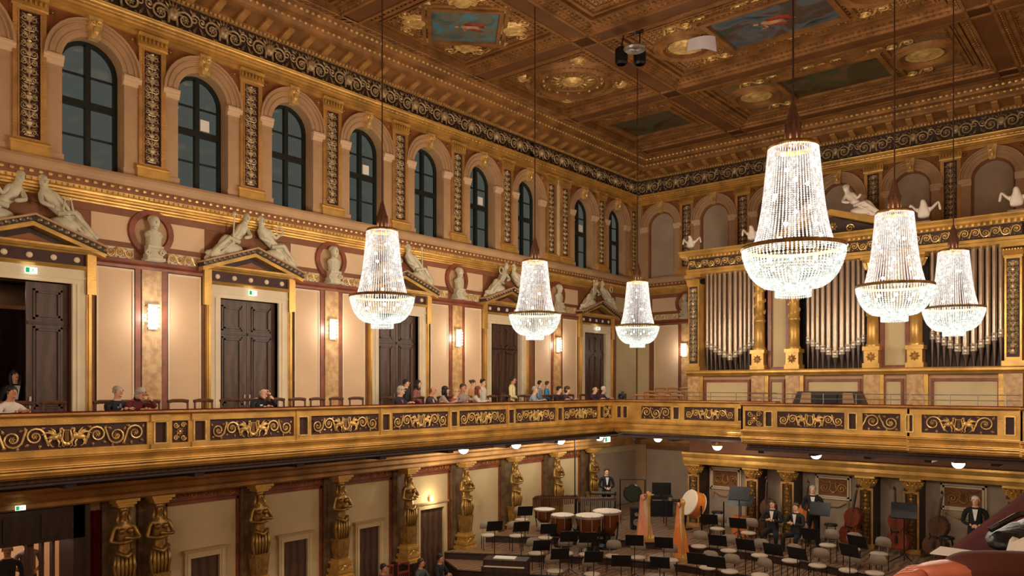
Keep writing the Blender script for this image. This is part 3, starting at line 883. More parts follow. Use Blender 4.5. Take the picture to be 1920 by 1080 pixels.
def coffer(cx, cy, hx, hy, kind):
    z = 17.06
    co = MB().box(cx-hx, cx+hx, cy-hy, cy+hy, z, 17.3).build('coffer_field', ARAB if kind not in ('dark', 'darkc') else ARABD, ceiling)
    g = MB()
    rect_frame(g, cx, cy, hx-.12, hy-.12, .1, z-.1, z); rect_frame(g, cx, cy, hx-.22, hy-.22, .05, z-.04, z); rect_frame(g, cx, cy, hx-.3, hy-.3, .06, z-.07, z); rect_frame(g, cx, cy, hx-.5, hy-.5, .07, z-.03, z)
    bead_rect(g, cx, cy, hx-.41, hy-.41, z-.02)
    if kind == 'diamond':
        r4 = PI/4
        MB().cbox((cx, cy, z-.02), (1.75, 1.75, .06), r4).build('ceiling_painting', PNT1, co)
        painted_figure(co, cx, cy, z-.052, r4, 1.05)
        for k in range(4):
            a = PI/2*k+PI/4; ceil_scroll(co, cx+1.58*math.cos(a)*(hx/hy if k % 2 == 0 else hx/hy), cy+1.58*math.sin(a), z-.005, a+PI/2, M_CSCR)
            ceil_scroll(co, cx, cy+(hy-.62)*(1 if k < 2 else -1), z-.005, 0, M_CSCR2)
        rect_frame(g, cx, cy, .875, .875, .1, z-.1, z, r4); rect_frame(g, cx, cy, 1.02, 1.02, .1, z-.06, z, r4)
        bead_rect(g, cx, cy, 1.2, 1.2, z-.01, r4)
        f = MB()
        for k in range(4):
            a = PI/2*k
            f.lathe([(0, -.05), (.16, -.05), (.2, -.02), (.24, 0)], (cx+1.42*math.cos(a), cy+1.42*math.sin(a), z), 14)
        for sx in (-1, 1):
            for sy in (-1, 1):
                f.lathe([(0, -.09), (.1, -.07), (.2, -.06), (.24, -.02), (.34, -.05), (.38, 0)], (cx+sx*(hx-.95), cy+sy*(hy-.95), z), 14)
        f.build('rosette', GOLDB, co)
    elif kind == 'circle':
        g.lathe([(.74, -.01), (.76, -.06), (.84, -.06), (.86, -.01)], (cx, cy, z), 40)
        g.lathe([(1.0, 0), (1.02, -.12), (1.12, -.16), (1.2, -.06), (1.3, -.1), (1.36, -.02), (1.48, -.08), (1.55, 0)], (cx, cy, z), 44)
        for k in range(44):
            a = 2*PI*k/44; g.ball((cx+1.25*math.cos(a), cy+1.25*math.sin(a), z-.1), .045, 5, 3)
        for k in range(4):
            a = PI/2*k; ceil_scroll(co, cx+(hx-.66 if k % 2 == 0 else 0)*math.cos(a)+(0 if k % 2 == 0 else 0), cy+(hy-.66)*math.sin(a), z-.005, a+PI/2, M_CSCR2)
        MB().lathe([(0, -.01), (1.0, -.01)], (cx, cy, z), 40).build('medallion_field', ARAB, co)
        f = MB()
        f.lathe([(0, -.14), (.16, -.12), (.22, -.05), (.3, -.08), (.36, -.02)], (cx, cy, z), 20)
        for k in range(16):
            a = 2*PI*k/16
            t = MB(); leaf(t, 0, 0, .36, 0, .06, 0, .05)
            f.add([(cx+(.36+v[0])*math.cos(a)-v[2]*math.sin(a), cy+(.36+v[0])*math.sin(a)+v[2]*math.cos(a), z-.02+v[1]) for v in t.v], t.f)
            f.ball((cx+.92*math.cos(a), cy+.92*math.sin(a), z-.03), .05, 5, 4)
        for sx in (-1, 1):
            for sy in (-1, 1):
                f.lathe([(0, -.09), (.1, -.07), (.16, -.02), (.22, -.05), (.26, 0)], (cx+sx*(hx-.75), cy+sy*(hy-.75), z), 12)
        f.build('rosette', GOLDB, co)
    else:
        pm = PNT3 if kind in ('dark', 'darkc') else PNT2
        wp = 1.45 if hx > 2 else 1.2
        MB().box(cx-wp, cx+wp, cy-.95, cy+.95, z-.04, z).build('ceiling_painting', pm, co)
        if kind == 'center': painted_figure(co, cx-.2, cy, z-.045, .3, 1.3)
        for sy in (-1, 1):
            for sx in (-1, 0, 1): ceil_scroll(co, cx+sx*1.9 if hx > 2 else cx+sx*.9, cy+sy*(hy-.68), z-.005, 0, M_CSCR if hx > 2 else M_CSCR2)
        rect_frame(g, cx, cy, 1.45 if hx > 2 else 1.2, .95, .14, z-.12, z); rect_frame(g, cx, cy, wp+.21, 1.16, .1, z-.06, z)
        bead_rect(g, cx, cy, wp+.17, 1.12, z-.05)
        f = MB()
        for sx in (-1, 1) if hx > 2 else ():
            g.lathe([(.62, 0), (.64, -.1), (.74, -.14), (.82, -.05), (.9, -.08), (.95, 0)], (cx+sx*2.5, cy, z), 32)
            f.lathe([(0, -.1), (.12, -.08), (.2, -.02), (.3, -.05), (.4, -.01), (.5, -.03)], (cx+sx*2.5, cy, z), 18)
        f.build('rosette', GOLDB, co)
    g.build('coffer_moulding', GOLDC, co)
for k in range(5):
    y = (CBY[k]+CBY[k+1])/2
    hy = 4.9/2-.57
    coffer(-14.15, y, 1.75, hy, ('dark', 'circle', 'diamond', 'circle', 'diamond')[k])
    coffer(XC, y, 4.25-.57, hy, 'darkc' if k == 0 else 'center')
    coffer(-1.5, y, 1.9, hy, ('dark', 'circle', 'diamond', 'circle', 'diamond')[k])
b = MB()
for k in range(8): rect_frame(b, -15+k*2.1, 28.0-.35, .8, .2, .08, 17.0, 17.06)
b.box(WL+1.3, WR, 27.4, 28.2, 17.06, 17.3); b.build('end_strip', GOLDC, ceiling)

# ------------------------------------------------------------------ galleries
FASC = [(0,6.3),(-.05,6.3),(-.055,6.285),(-.035,6.28),(-.06,6.27),(-.06,6.25),(-.02,6.24),(.005,6.2),(.02,6.14),(-.0,6.135),(-.03,6.12),(-.035,6.1),(-.01,6.095),(-.055,6.085),(-.06,6.065),(.0,6.055),(.02,6.03),(.015,6.0),(.04,5.99),(.05,5.95),(.035,5.94),(.08,5.92),(.1,5.9),(.4,5.9),(.4,6.3)]
CAP = [(.34,6.96),(-.03,6.96),(-.06,6.98),(-.09,7.0),(-.09,7.035),(.34,7.035)]
REL = {}
def relief(L):
    k = round(L, 2)
    if k not in REL: REL[k] = relief_parapet(k, .42)
    return REL[k]
def parapet(parent, x0, x1, panels, slots, y=0.0):
    MB().box(x0, x1, y+.05, y+.3, 6.2, 6.97).build('parapet_body', GOLD, parent)
    MB().prof([(p+y, q) for p, q in FASC][::-1], x0, x1).build('fascia', GOLD, parent)
    MB().prof([(p+y, q) for p, q in CAP][::-1], x0, x1).build('handrail', GOLDM, parent)
    MB().box(x0, x1, y+.0, y+.3, 7.035, 7.05).build('velvet_cushion', VELVET, parent)
    b = MB(); b.box(x0, x1, y, y+.05, 6.83, 6.965); b.box(x0, x1, y, y+.05, 6.28, 6.40)
    cuts = sorted([(a, c) for a, c in panels]+[(a, c) for a, c in slots])
    x = x0
    for a, c in cuts:
        b.box(x, a, y, y+.05, 6.40, 6.83); x = c
    b.box(x, x1, y, y+.05, 6.40, 6.83)
    b.build('parapet_frame', GOLD, parent)
    for a, c in panels:
        g = MB().box(a, c, y+.04, y+.05, 6.40, 6.83)
        o = g.build('parapet_panel', MAROON, parent)
        place('scroll_relief', relief(c-a-.04), o, ((a+c)/2, y+.035, 6.615))
    for a, c in slots:
        o = MB().box(a, c, y+.04, y+.05, 6.42, 6.81).build('slot_panel', MAROON, parent)
        f = MB(); rect = ((a-.03, a, 6.40, 6.83), (c, c+.03, 6.40, 6.83), (a, c, 6.81, 6.84), (a, c, 6.39, 6.42))
        for xa, xb, za, zb in rect: f.box(xa, xb, y-.02, y+.02, za, zb)
        f.build('slot_frame', GOLDB, o)
    return
gal_l = empty('gallery_balcony', (-14.9, 0, 0), PI/2, 'gilded gallery balcony with scroll reliefs along the window wall', 'balcony')
sl = [7.18, 7.98, 10.44, 12.88, 15.32, 17.76, 20.2, 22.64]
pn = [(4.1, 6.92), (7.41, 7.74), (8.2, 10.2)]+[(10.66+2.44*k, 12.66+2.44*k) for k in range(5)]+[(22.8, 23.3)]
parapet(gal_l, 1.5, 23.7, pn, [(s-.11, s+.11) for s in sl]+[(3.6, 3.82)])
for x0, x1 in ((6.98, 7.36), (7.8, 8.16)):
    for z0, z1 in ((6.28, 6.40), (6.83, 6.96)): MB().box(x0, x1, -.04, 0, z0, z1).build('pier_block', GOLD, gal_l)
for s in sl[2:]: MB().box(s-.19, s-.14, -.03, 0, 6.28, 6.96).build('pier_strip', GOLD, gal_l)
b = MB(); b.box(1.0, 28.98, .3, 2.39, 5.8, GF); b.build('gallery_floor', FLOORW, gal_l)
b = MB(); b.box(1.0, 24.2, .12, 2.3, 5.76, 5.8); b.build('soffit', SOFFIT, gal_l)
b = MB()
for i in range(10):
    xc_ = 3.2+2.44*i
    b.box(xc_-.1, xc_+.1, .2, 2.3, 5.66, 5.76)
    if i < 9: rect_frame(b, xc_+1.22, 1.25, .8, .7, .08, 5.7, 5.76)
b.build('soffit_coffering', SOFFIT, gal_l)
b = MB().prof([(2.39, 5.1), (2.0, 5.1), (1.95, 5.14), (1.97, 5.22), (1.92, 5.28), (1.94, 5.38), (1.88, 5.44), (1.88, 5.5), (2.39, 5.5)], 3.0, 28.0)
b.build('wall_beam', GOLDM, gal_l)

gal_e = empty('gallery_balcony', (0, 23.4, 0), 0, 'gilded organ gallery balcony stepping forward above the stage', 'balcony')
def px_spans(L, Y): return [(at_y(a, Y), at_y(c, Y)) for a, c in L]
parapet(gal_e, -14.9, -9.05, px_spans([(1202, 1257), (1283, 1377)], 23.4), px_spans([(1263, 1273), (1384, 1390)], 23.4)+[(-14.75, -14.6), (-14.5, -14.35)])
parapet(gal_e, -9.05, -4.75, px_spans([(1397, 1431), (1457, 1583), (1617, 1688)], 20.8), px_spans([(1436, 1447), (1592, 1605)], 20.8), -2.6)
parapet(gal_e, -4.75, -2.4, px_spans([(1728, 1870)], 20.6), px_spans([(1700, 1711), (1886, 1902)], 20.6), -2.8)
parapet(gal_e, -2.4, -.5, [(-1.9, -.9)], [], -3.1)
b = MB(); b.box(-9.05, -9.0, -2.6, .05, 5.95, 7.0); b.box(-4.77, -4.7, -2.8, -2.5, 5.95, 7.0); b.box(-2.42, -2.36, -3.1, -2.7, 5.95, 7.0)
b.build('return_side', GOLD, gal_e)
b = MB(); b.box(-14.9, WR, .3, 5.55, 5.8, GF); b.box(-9.0, WR, -2.3, .3, 5.8, GF); b.build('gallery_floor', FLOORW, gal_e)
b = MB(); b.box(-14.8, WR, .12, 5.5, 5.72, 5.8); b.box(-8.95, WR, -2.5, .12, 5.72, 5.8)
for i in range(9):
    x = -14.2+1.4*i
    b.box(x-.08, x+.08, .2 if x < -9 else -2.3, 1.4, 5.64, 5.72)
b.build('soffit', SOFFIT, gal_e)
# thin metal guard rail above the organ gallery parapet
def guard_rail(x0, x1, y, n, lab):
    t = empty('guard_rail', (0, y, 7.035), 0, lab, 'railing', 'thin guard rails on the organ gallery')
    for z in (.27, .14):
        MB().tube([(x0, 0, z), (x1, 0, z)], .011, 5).build('rail_bar', CHROME, t)
    me = MB().tube([(0, 0, 0), (0, 0, .28)], .012, 5).mesh('post', CHROME)
    for i in range(n): place('post', me, t, (x0+(x1-x0)*(i+.5)/n, 0, 0))
guard_rail(-12.6, -9.1, 23.55, 4, 'thin metal guard rail in front of the left organ pipes')
guard_rail(-8.9, -4.8, 20.95, 5, 'thin metal guard rail in front of the organ console')
guard_rail(-4.7, -2.45, 20.75, 4, 'thin metal guard rail in front of the right organ pipes')

# the near gallery on the viewer's side: velvet rail
gal_r = empty('gallery_balcony', (0, 0, 0), 0, "near gallery balcony with red velvet rail at the viewer's side", 'balcony')
MB().box(-.47, -.12, .9, 20.0, 6.0, 6.95).build('parapet_body', GOLD, gal_r)
MB().box(-.05, WR, .5, 20.0, 5.8, GF).build('gallery_floor', FLOORW, gal_r)
b = MB(); b.smooth = True
pr = [(-.48, 6.93), (-.505, 6.96), (-.51, 6.99), (-.49, 7.015), (-.45, 7.025), (-.14, 7.025), (-.1, 7.01), (-.08, 6.98), (-.1, 6.93)]
n_ = len(pr)
vs_ = [(x, .9, z) for x, z in pr]+[(x, 20.0, z) for x, z in pr]
b.add(vs_, [(i, i+1, n_+i+1, n_+i) for i in range(n_-1)])
b.smooth = False
b.build('velvet_cushion', VELVET, gal_r)

# ------------------------------------------------------------------ lower zone, left wall
CARY = [7.33, 8.09, 10.56, 13.0, 15.45, 17.87, 20.3, 22.7, 25.0]
for c in CARY:
    b = MB(); b.box(c-.3, c+.3, -.12, 0, 0, 5.1); b.box(c-.2, c+.2, -.15, -.12, 2.2, 4.9)
    b.build('lower_pilaster', OLIVE, wall_left)
edges = CARY[1:]
for i in range(len(edges)-1):
    a_, c_ = edges[i]+.38, edges[i+1]-.38
    b = MB(); e = .06
    b.box(a_-e, a_, -.05, 0, 1.4, 4.85); b.box(c_, c_+e, -.05, 0, 1.4, 4.85); b.box(a_-e, c_+e, -.05, 0, 4.79, 4.87)
    b.build('panel_moulding', RED, wall_left)
    o = MB().box(a_-e, c_+e, -.06, 0, 4.88, 5.1).build('ornament_band', RED, wall_left)
    n_ = 7; b = MB()
    for k in range(n_):
        x = a_+(c_-a_)*(k+.5)/n_
        b.tube(spiral(x, 4.99, .07, 1.2, 0, 1 if k % 2 else -1, -.07, 10), .014, 4); leaf(b, x+.09, 4.93, .02, .13, .03, -.06)
    b.build('band_relief', GOLDM, o)
b = MB(); b.box(25.4, 28.8, -.04, 0, 2.6, 4.8); b.build('wall_panel', GREYP, wall_left)
# lower doors between the caryatids (to the boxes)
LDOOR = [9.36, 11.84, 14.28, 16.74]
dlab = ['low brown box door left of the first single caryatid', 'low brown box door, second of the four under the gallery', 'low brown box door, third of the four under the gallery', 'low brown box door beneath the lit wall lamp']
for i, c in enumerate(LDOOR):
    ht = 3.52 if i < 3 else 3.76
    w_ = .36 if i < 3 else .5
    d = empty('door_%d' % (i+6), (WL, c, 0), PI/2, dlab[i], 'door', kind='structure')
    MB().box(-w_, w_, -.02, 0, 1.35, ht).build('door_leaf', WALNUT, d)
    b = MB()
    for sg in (-1, 1):
        xs = sorted((sg*w_, sg*(w_+.14))); b.box(xs[0], xs[1], -.1, 0, 1.35, ht+.14); xs = sorted((sg*(w_+.04), sg*(w_+.09))); b.box(xs[0], xs[1], -.12, -.1, 1.35, ht+.1)
    b.box(-w_, w_, -.1, 0, ht, ht+.14); b.prof([(0, ht+.14), (-.13, ht+.14), (-.16, ht+.2), (0, ht+.2)][::-1], -w_-.18, w_+.18)
    b.build('door_frame', PEACH2, d)
# box floor and its front
MB().box(WL, -15.0, 3.0, 16.2, 1.15, 1.35).build('floor_boxes', FLOORW)['kind'] = 'structure'
bpy.data.objects['floor_boxes']['label'] = 'raised box floor along the wall under the gallery'; bpy.data.objects['floor_boxes']['category'] = 'floor'
# dark entrance portal at the far left
pt = empty('door_10', (WL, 5.1, 0), PI/2, 'dark wood entrance portal with lit foyer at the lower left', 'door', kind='structure')
b = MB(); b.box(-1.5, 1.5, -.35, 0, 4.42, 5.08); b.box(1.28, 1.6, -.35, .4, 0, 5.08); b.box(-1.6, -1.4, -.35, .4, 0, 5.08); b.build('portal_frame', DWOOD, pt)
b = MB()
for k in range(4): b.box(-1.3+.66*k, -.8+.66*k, -.38, -.35, 4.5, 4.98)
b.build('portal_panels', DWOOD, pt)
for x, w_ in ((1.0, .05), (.8, .05), (.58, .12)):
    MB().box(x-w_/2, x+w_/2, -.1, .05, 0, 4.42).build('door_stile', WALNUT, pt)
b = MB(); b.box(-3, 3, 3.2, 3.3, 0, 5.2); b.box(-3, -2.9, .4, 3.2, 0, 5.2); b.box(2.9, 3, .4, 3.2, 0, 5.2); b.box(-3, 3, .4, 3.3, 5.2, 5.3); b.box(-3, 3, .4, 3.3, 2.4, 2.5)
b.build('foyer_shell', PEACH, pt)
b = MB(); b.box(.1, .5, 3.1, 3.2, 2.6, 4.2); b.build('foyer_poster_blue', BLUEP, pt)
b = MB(); b.box(-.9, -.2, 3.1, 3.2, 3.0, 4.3); b.build('foyer_picture', GREYP, pt)
cu = MB(); cu.smooth = True
pts = [(-.16+.32*i/12, -.1-.04*math.cos(i*PI/2.0)) for i in range(13)]
vs_ = [(x, y, 1.35) for x, y in pts]+[(x, y, 4.9) for x, y in pts]
cu.add(vs_, [(i, i+1, 14+i, 13+i) for i in range(12)])
o = cu.build('curtain', VELVET, None, (WL, 6.83, 0), PI/2); tag(o, 'red drape beside the dark portal and first caryatid', 'curtain')

# ------------------------------------------------------------------ stage
def tier(pts, z0, z1, name, lab):
    poly = [(p[0], p[1]) for p in pts]
    b = MB(); b.slab(poly, z0, z1-.05)
    o = empty(name, (0, 0, 0), 0, lab, 'platform', kind='structure')
    b.build('riser', RISERW, o)
    MB().slab(poly, z1-.05, z1).build('deck', STAGEW, o)
    f = MB(); f.tube([(x, y, z1-.03) for x, y in pts[:-2]], .03, 4); f.build('nosing', RISERW, o)
EA = [(-16.95, 18.9), (-15.5, 19.8), (-14.2, 20.6), (-13, 21.2), (-11.5, 21.7), (-10, 21.95), (-8.5, 21.95), (-7, 21.7), (-5, 21.2), (-3, 20.4), (1.7, 18.0)]
EBE = [(-16.95, 17.0), (-15.3, 17.95), (-14, 18.8), (-12.5, 19.6), (-10.5, 20.15), (-8.5, 20.2), (-6.5, 20.0), (-4.5, 19.4), (-2, 18.2), (1.7, 16.0)]
EC = [(-15.7, 16.3), (-13.7, 17.2), (-12, 18.1), (-10.5, 18.7), (-8.5, 18.75), (-6.5, 18.5), (-4, 17.5), (1.7, 14.5)]
tier(EA+[(1.7, 28.95), (-16.95, 28.95)], 0.0, 2.65, 'floor_top_tier', 'highest wooden orchestra tier below the organ')
tier(EBE+[(1.7, 19.0), (-16.95, 19.0)][:1]+list(reversed(EA))[1:], 0.0, 2.42, 'floor_middle_tier', 'middle curved wooden orchestra tier')
tier(EC+[(1.7, 16.0)]+list(reversed(EBE))[1:], 0.0, 2.2, 'floor_lower_tier', 'lower curved wooden orchestra tier')
MB().slab([(-14.6, 13.5), (1.7, 13.5), (1.7, 14.4), (-4, 17.4), (-6.5, 18.4), (-8.5, 18.65), (-10.5, 18.6), (-12, 18.0), (-13.7, 17.1), (-14.6, 16.7)], 0, 1.95).build('floor_stage', STAGEW)
tag(bpy.data.objects['floor_stage'], 'front of the wooden stage floor', 'floor', kind='structure')
b = MB(); b.box(-14.95, -14.6, 13.5, 16.6, 0, 2.05)
for k in range(4): b.box(-14.98, -14.95, 13.6+.74*k, 14.2+.74*k, .3, 1.9)
b.build('wall_stage_side', DWOOD); tag(bpy.data.objects['wall_stage_side'], 'dark wood panelled side of the stage', 'wall', kind='structure')

# lower organ-gallery wall with pilasters
LW = 24.95
low = empty('wall_stage', (0, LW, 0), 0, 'grey wall behind the stage with gilt pilasters and relief panels', 'wall', kind='structure')
MB().box(-12.75, WR, .6, .9, 2.0, 5.75).build('wall_face', GREYP, low)
MB().box(-12.75, WR, 0, .6, 5.24, 5.72).build('lintel', BROWN, low)
MB().box(-12.75, -12.4, .6, 4.0, 2.0, 5.75).build('wall_return', OLIVE, low)
PX = [-12.5, -10.4, -9.22, -6.85, -5.6, -3.05, -1.8]
bb = MB(); relief_h = 1.9
M_LREL = relief_candelabra(.26, 1.75, BRONZE)
for x in PX:
    o = MB().box(x-.21, x+.21, -.18, .6, 2.62, 4.84).build('stage_pilaster', DWOOD, low)
    f = MB(); f.box(x-.21, x-.16, -.22, -.18, 2.75, 4.45); f.box(x+.16, x+.21, -.22, -.18, 2.75, 4.45); f.box(x-.16, x+.16, -.22, -.18, 4.38, 4.45); f.box(x-.25, x+.25, -.25, 0, 2.62, 2.78)
    f.build('pilaster_frame', GOLDM, o)
    MB().box(x-.16, x+.16, -.19, -.18, 2.78, 4.38).build('panel_ground', DARKG, o)
    place('arabesque', M_LREL, o, (x, -.2, 3.53))
    cpt = MB(); cpt.lathe([(.17, 4.45), (.19, 4.48), (.17, 4.52), (.2, 4.64), (.25, 4.76)], (x, -.05, 0), 12)
    for k in range(8):
        a = PI+PI*k/7
        t = [(x+.18*math.cos(a), -.06+.18*math.sin(a), 4.52), (x+.23*math.cos(a), -.06+.23*math.sin(a), 4.63), (x+.29*math.cos(a), -.06+.29*math.sin(a), 4.64)]
        cpt.tube(t, [.05, .05, .02], 4)
        t = [(x+.2*math.cos(a+.2), -.06+.2*math.sin(a+.2), 4.6), (x+.26*math.cos(a+.2), -.06+.26*math.sin(a+.2), 4.71), (x+.31*math.cos(a+.2), -.06+.31*math.sin(a+.2), 4.71)]
        cpt.tube(t, [.05, .04, .02], 4)
    cpt.box(x-.28, x+.28, -.34, 0, 4.76, 4.84)
    cpt.build('capital', GOLD, o)
b = MB().prof([(0, 4.84), (-.42, 4.84), (-.44, 4.92), (-.4, 4.95), (-.4, 5.05), (-.46, 5.08), (-.5, 5.18), (-.5, 5.24), (0, 5.24)], -12.8, WR); b.build('gilt_beam', GOLD, low)
for x0, x1 in [(at_y(a_, LW+.6), at_y(c_, LW+.6)) for a_, c_ in ((1333, 1391), (1530, 1597), (1764, 1851))]:
    c = (x0+x1)/2; zb_, zt_ = 3.92, 4.68
    o = MB()
    for e, yy in ((0, .53), (.06, .5)):
        o.box(x0+e, x1-e, yy, .6, zt_-.05-e, zt_-e); o.box(x0+e, x1-e, yy, .6, zb_+e, zb_+.05+e); o.box(x0+e, x0+.05+e, yy, .6, zb_+e, zt_-e); o.box(x1-.05-e, x1-e, yy, .6, zb_+e, zt_-e)
    o = o.build('relief_frame', CREAM, low)
    MB().box(x0+.11, x1-.11, .57, .6, zb_+.11, zt_-.11).build('relief_ground', BROWN, o)
    r = MB(); zc_ = (zb_+zt_)/2; lyre(r, c, zc_, .42, .54)
    W_ = x1-x0-.25
    for sg in (-1, 1):
        r.tube(spiral(c+sg*W_*.3, zc_-.03, .15, 1.7, 0, sg, .55, 18), .026, 5); rosette(r, c+sg*W_*.3, zc_-.03, .08, .54)
        r.tube([(c+sg*W_*.1, .55, zc_+.2), (c+sg*W_*.25, .55, zc_+.14), (c+sg*W_*.44, .55, zc_+.21)], .024, 4)
        leaf(r, c+sg*W_*.42, zc_-.2, -sg*.1, .16, .04, .56)
    r.build('lyre_relief', GOLDM, o)
    s_ = MB(); s_.tube([(x0+.1, .55, zb_-.05), (c-.15, .54, zb_-.2), (c+.15, .54, zb_-.2), (x1-.1, .55, zb_-.05)], [.03, .05, .05, .03], 6)
    for xx in (x0+.1, x1-.1): s_.tube([(xx, .55, zb_-.03), (xx, .55, zb_-.26)], [.04, .02], 5)
    s_.build('swag_relief', STONE, o)
# end wall, lower left corner
for x0, x1 in ((.5, 2.5), (3.2, 4.6)):
    MB().box(x0, x1, -.03, 0, 2.7, 4.85).build('wall_panel', GREYP, wall_end)
for x in (.25, 2.85):
    MB().box(x-.25, x+.25, -.1, 0, 2.65, 5.1).build('lower_pilaster', STONE, wall_end)
MB().prof([(0, 5.05), (-.15, 5.05), (-.22, 5.2), (-.22, 5.4), (0, 5.4)], 0, 4.7).build('wall_beam', GOLDM, wall_end)
# ------------------------------------------------------------------ skinned figures (one continuous surface)
def skin_mesh(name, nodes, edges, mats, sub=1, root=0, extra=None, matfn=None):
    me = bpy.data.meshes.new('tmp_skin')
    me.from_pydata([n[:3] for n in nodes], edges, [])
    ob = bpy.data.objects.new('tmp_skin', me); LINK(ob)
    ob.modifiers.new('s', 'SKIN').use_smooth_shade = True
    md = ob.modifiers.new('u', 'SUBSURF'); md.levels = sub; md.render_levels = sub
    sv = me.skin_vertices[0].data
    for i, n in enumerate(nodes):
        sv[i].radius = (n[3], n[4] if len(n) > 4 else n[3]); sv[i].use_root = (i == root)
    dg = bpy.context.evaluated_depsgraph_get()
    ev = ob.evaluated_get(dg).to_mesh()
    b = MB()
    b.smooth = True
    b.add([tuple(v.co) for v in ev.vertices], [tuple(p.vertices) for p in ev.polygons])
    if matfn:
        for k, p in enumerate(ev.polygons): b.mi[k] = matfn(p.center)
    ob.evaluated_get(dg).to_mesh_clear()
    bpy.data.objects.remove(ob); bpy.data.meshes.remove(me)
    if extra: extra(b)
    return b.mesh(name, *mats)

# reclining pediment figures (x to the right, -y towards the hall, origin at the pediment apex)
def recline(v):
    N = [(.52,-.2,.02,.15,.13), (.4,-.18,.2,.15,.12), (.29,-.17,.38,.16,.12), (.23,-.18,.5,.06,.06), (.21,-.2,.58,.085,.09), (.21,-.2,.67,.06,.065),
         (.41,-.24,.4,.06,.06), (.56,-.32,.24,.045,.045), (.66,-.34,.36-.25*v,.04,.04),
         (.17,-.16,.37,.06,.06), (.14,-.32,.2,.048,.048), (.36,-.38,.14,.04,.04),
         (.8,-.27,.12,.11,.1), (1.02,-.25,-.2,.07,.07), (1.2,-.25,-.33,.04,.05),
         (.82,-.14,-.02,.11,.09), (1.1,-.14,-.27,.07,.07), (1.28,-.14,-.4,.04,.05)]
    E_ = [(0,1),(1,2),(2,3),(3,4),(4,5),(2,6),(6,7),(7,8),(2,9),(9,10),(10,11),(0,12),(12,13),(13,14),(0,15),(15,16),(16,17)]
    def ex(b):
        b.ball((.21,-.21,.6), (.085,.095,.115), 10, 7); b.ball((.2,-.17,.65), (.1,.1,.085), 9, 6); b.ball((.22,-.31,.58), (.018,.025,.03), 5, 4)
        b.ball((.62,-.2,-.12), (.34,.16,.14), 10, 6); b.ball((1.0,-.2,-.26), (.3,.13,.1), 10, 6)        # drapery over the seat
        b.tube([(.45,-.3,.05), (.75,-.36,.1), (1.0,-.32,-.12), (1.2,-.28,-.3)], [.05,.05,.05,.03], 6)
        b.tube([(.48,-.26,.12), (.7,-.3,-.05), (.95,-.3,-.25)], [.04,.04,.03], 6)
    return skin_mesh('reclining_figure', N, E_, [STATUE], 1, 0, ex)
RECL = [recline(0), recline(1)]
RSC = 1.12
def attribute(kind):
    b = MB()
    if kind == 'wreath': b.lathe([(.1, -.02), (.12, 0), (.1, .02), (.08, 0), (.1, -.02)], (.64, -.36, .42), 14, 'y')
    elif kind == 'lyre': lyre(b, .62, .2, .36, -.36)
    else: b.tube([(.66,-.36,.0), (.62,-.36,.6)], .018, 5); b.ball((.62,-.36,.62), .05, 6, 4)
    return b.mesh('held_attribute', STATUE)
slabs = ['left half of the pediment over the open door at the left edge', 'pediment over the closed double door', 'pediment behind the left chandelier', 'pediment over the fourth gallery door', 'farthest pediment near the hall corner']
slabs[0] = 'pediment at the left edge'
ATT = [attribute(k) for k in ('wreath', 'lyre', 'staff')]
for i, yc in enumerate(DOORS):
    for sg in (-1, 1):
        t = empty('reclining_statue', (WL, yc, 10.92), PI/2, 'aged white reclining statue, %s slope of the %s' % ('left' if sg < 0 else 'right', slabs[i]), 'statue', 'reclining statues on the door pediments')
        t.scale = (sg*.98, 1.0, RSC)
        f = place('figure', RECL[(i+(sg > 0)) % 2], t)
        if i > 0 or sg > 0: place('held_attribute', ATT[(i*2+(sg > 0)) % 3], t)
# busts
def bust_mesh():
    N = [(0,-.02,.02,.1,.08), (0,-.02,.16,.19,.12), (0,-.02,.28,.16,.11), (0,-.03,.37,.065,.065), (0,-.05,.47,.1,.115), (0,-.04,.58,.115,.125), (0,-.03,.66,.06,.07), (.2,-.02,.22,.07,.07), (-.2,-.02,.22,.07,.07)]
    def ex(b):
        b.ball((0,-.06,.53), (.115,.125,.155), 10, 7); b.ball((0,-.19,.51), (.024,.035,.035), 5, 4); b.ball((0,-.1,.41), (.07,.07,.05), 7, 5); b.ball((0,0.0,.6), (.13,.13,.1), 8, 5)
        for sg in (-1, 1): b.ball((sg*.045,-.15,.55), (.025,.02,.015), 5, 4)
    return skin_mesh('bust', N, [(0,1),(1,2),(2,3),(3,4),(4,5),(5,6),(2,7),(2,8)], [STATUE], 1, 1, ex)
M_BUST = bust_mesh()
bb = MB(); bb.box(-.2, .2, -.3, 0, .0, .06); bb.prof([(0,.06),(-.24,.06),(-.2,.2),(-.24,.26),(-.27,.28),(-.27,.33),(0,.33)], -.17, .17)
for sg in (-1, 1): bb.tube(spiral(sg*.16, .18, .07, 1.3, 0, sg, -.24, 12), .025, 5)
M_BPED = bb.mesh('bracket', STATUE)
blab = ['white bust in the round niche left of the second gallery door', 'white bust in the round niche left of the left chandelier', 'white bust in the round niche between the left and middle chandeliers', 'white bust in the round niche right of the middle left-row chandelier']
for i, c in enumerate(SCON):
    t = empty('bust', (WL, c, 10.28), PI/2, blab[i], 'bust', 'busts in the round wall niches')
    place('bracket', M_BPED, t); place('portrait_bust', M_BUST, t, (0, -.12, .33))
t = empty('bust', (WL+2.36, WE, 10.28), 0, 'white bust in the round niche beside the organ case', 'bust', 'busts in the round wall niches')
place('bracket', M_BPED, t); place('portrait_bust', M_BUST, t, (0, -.12, .33))

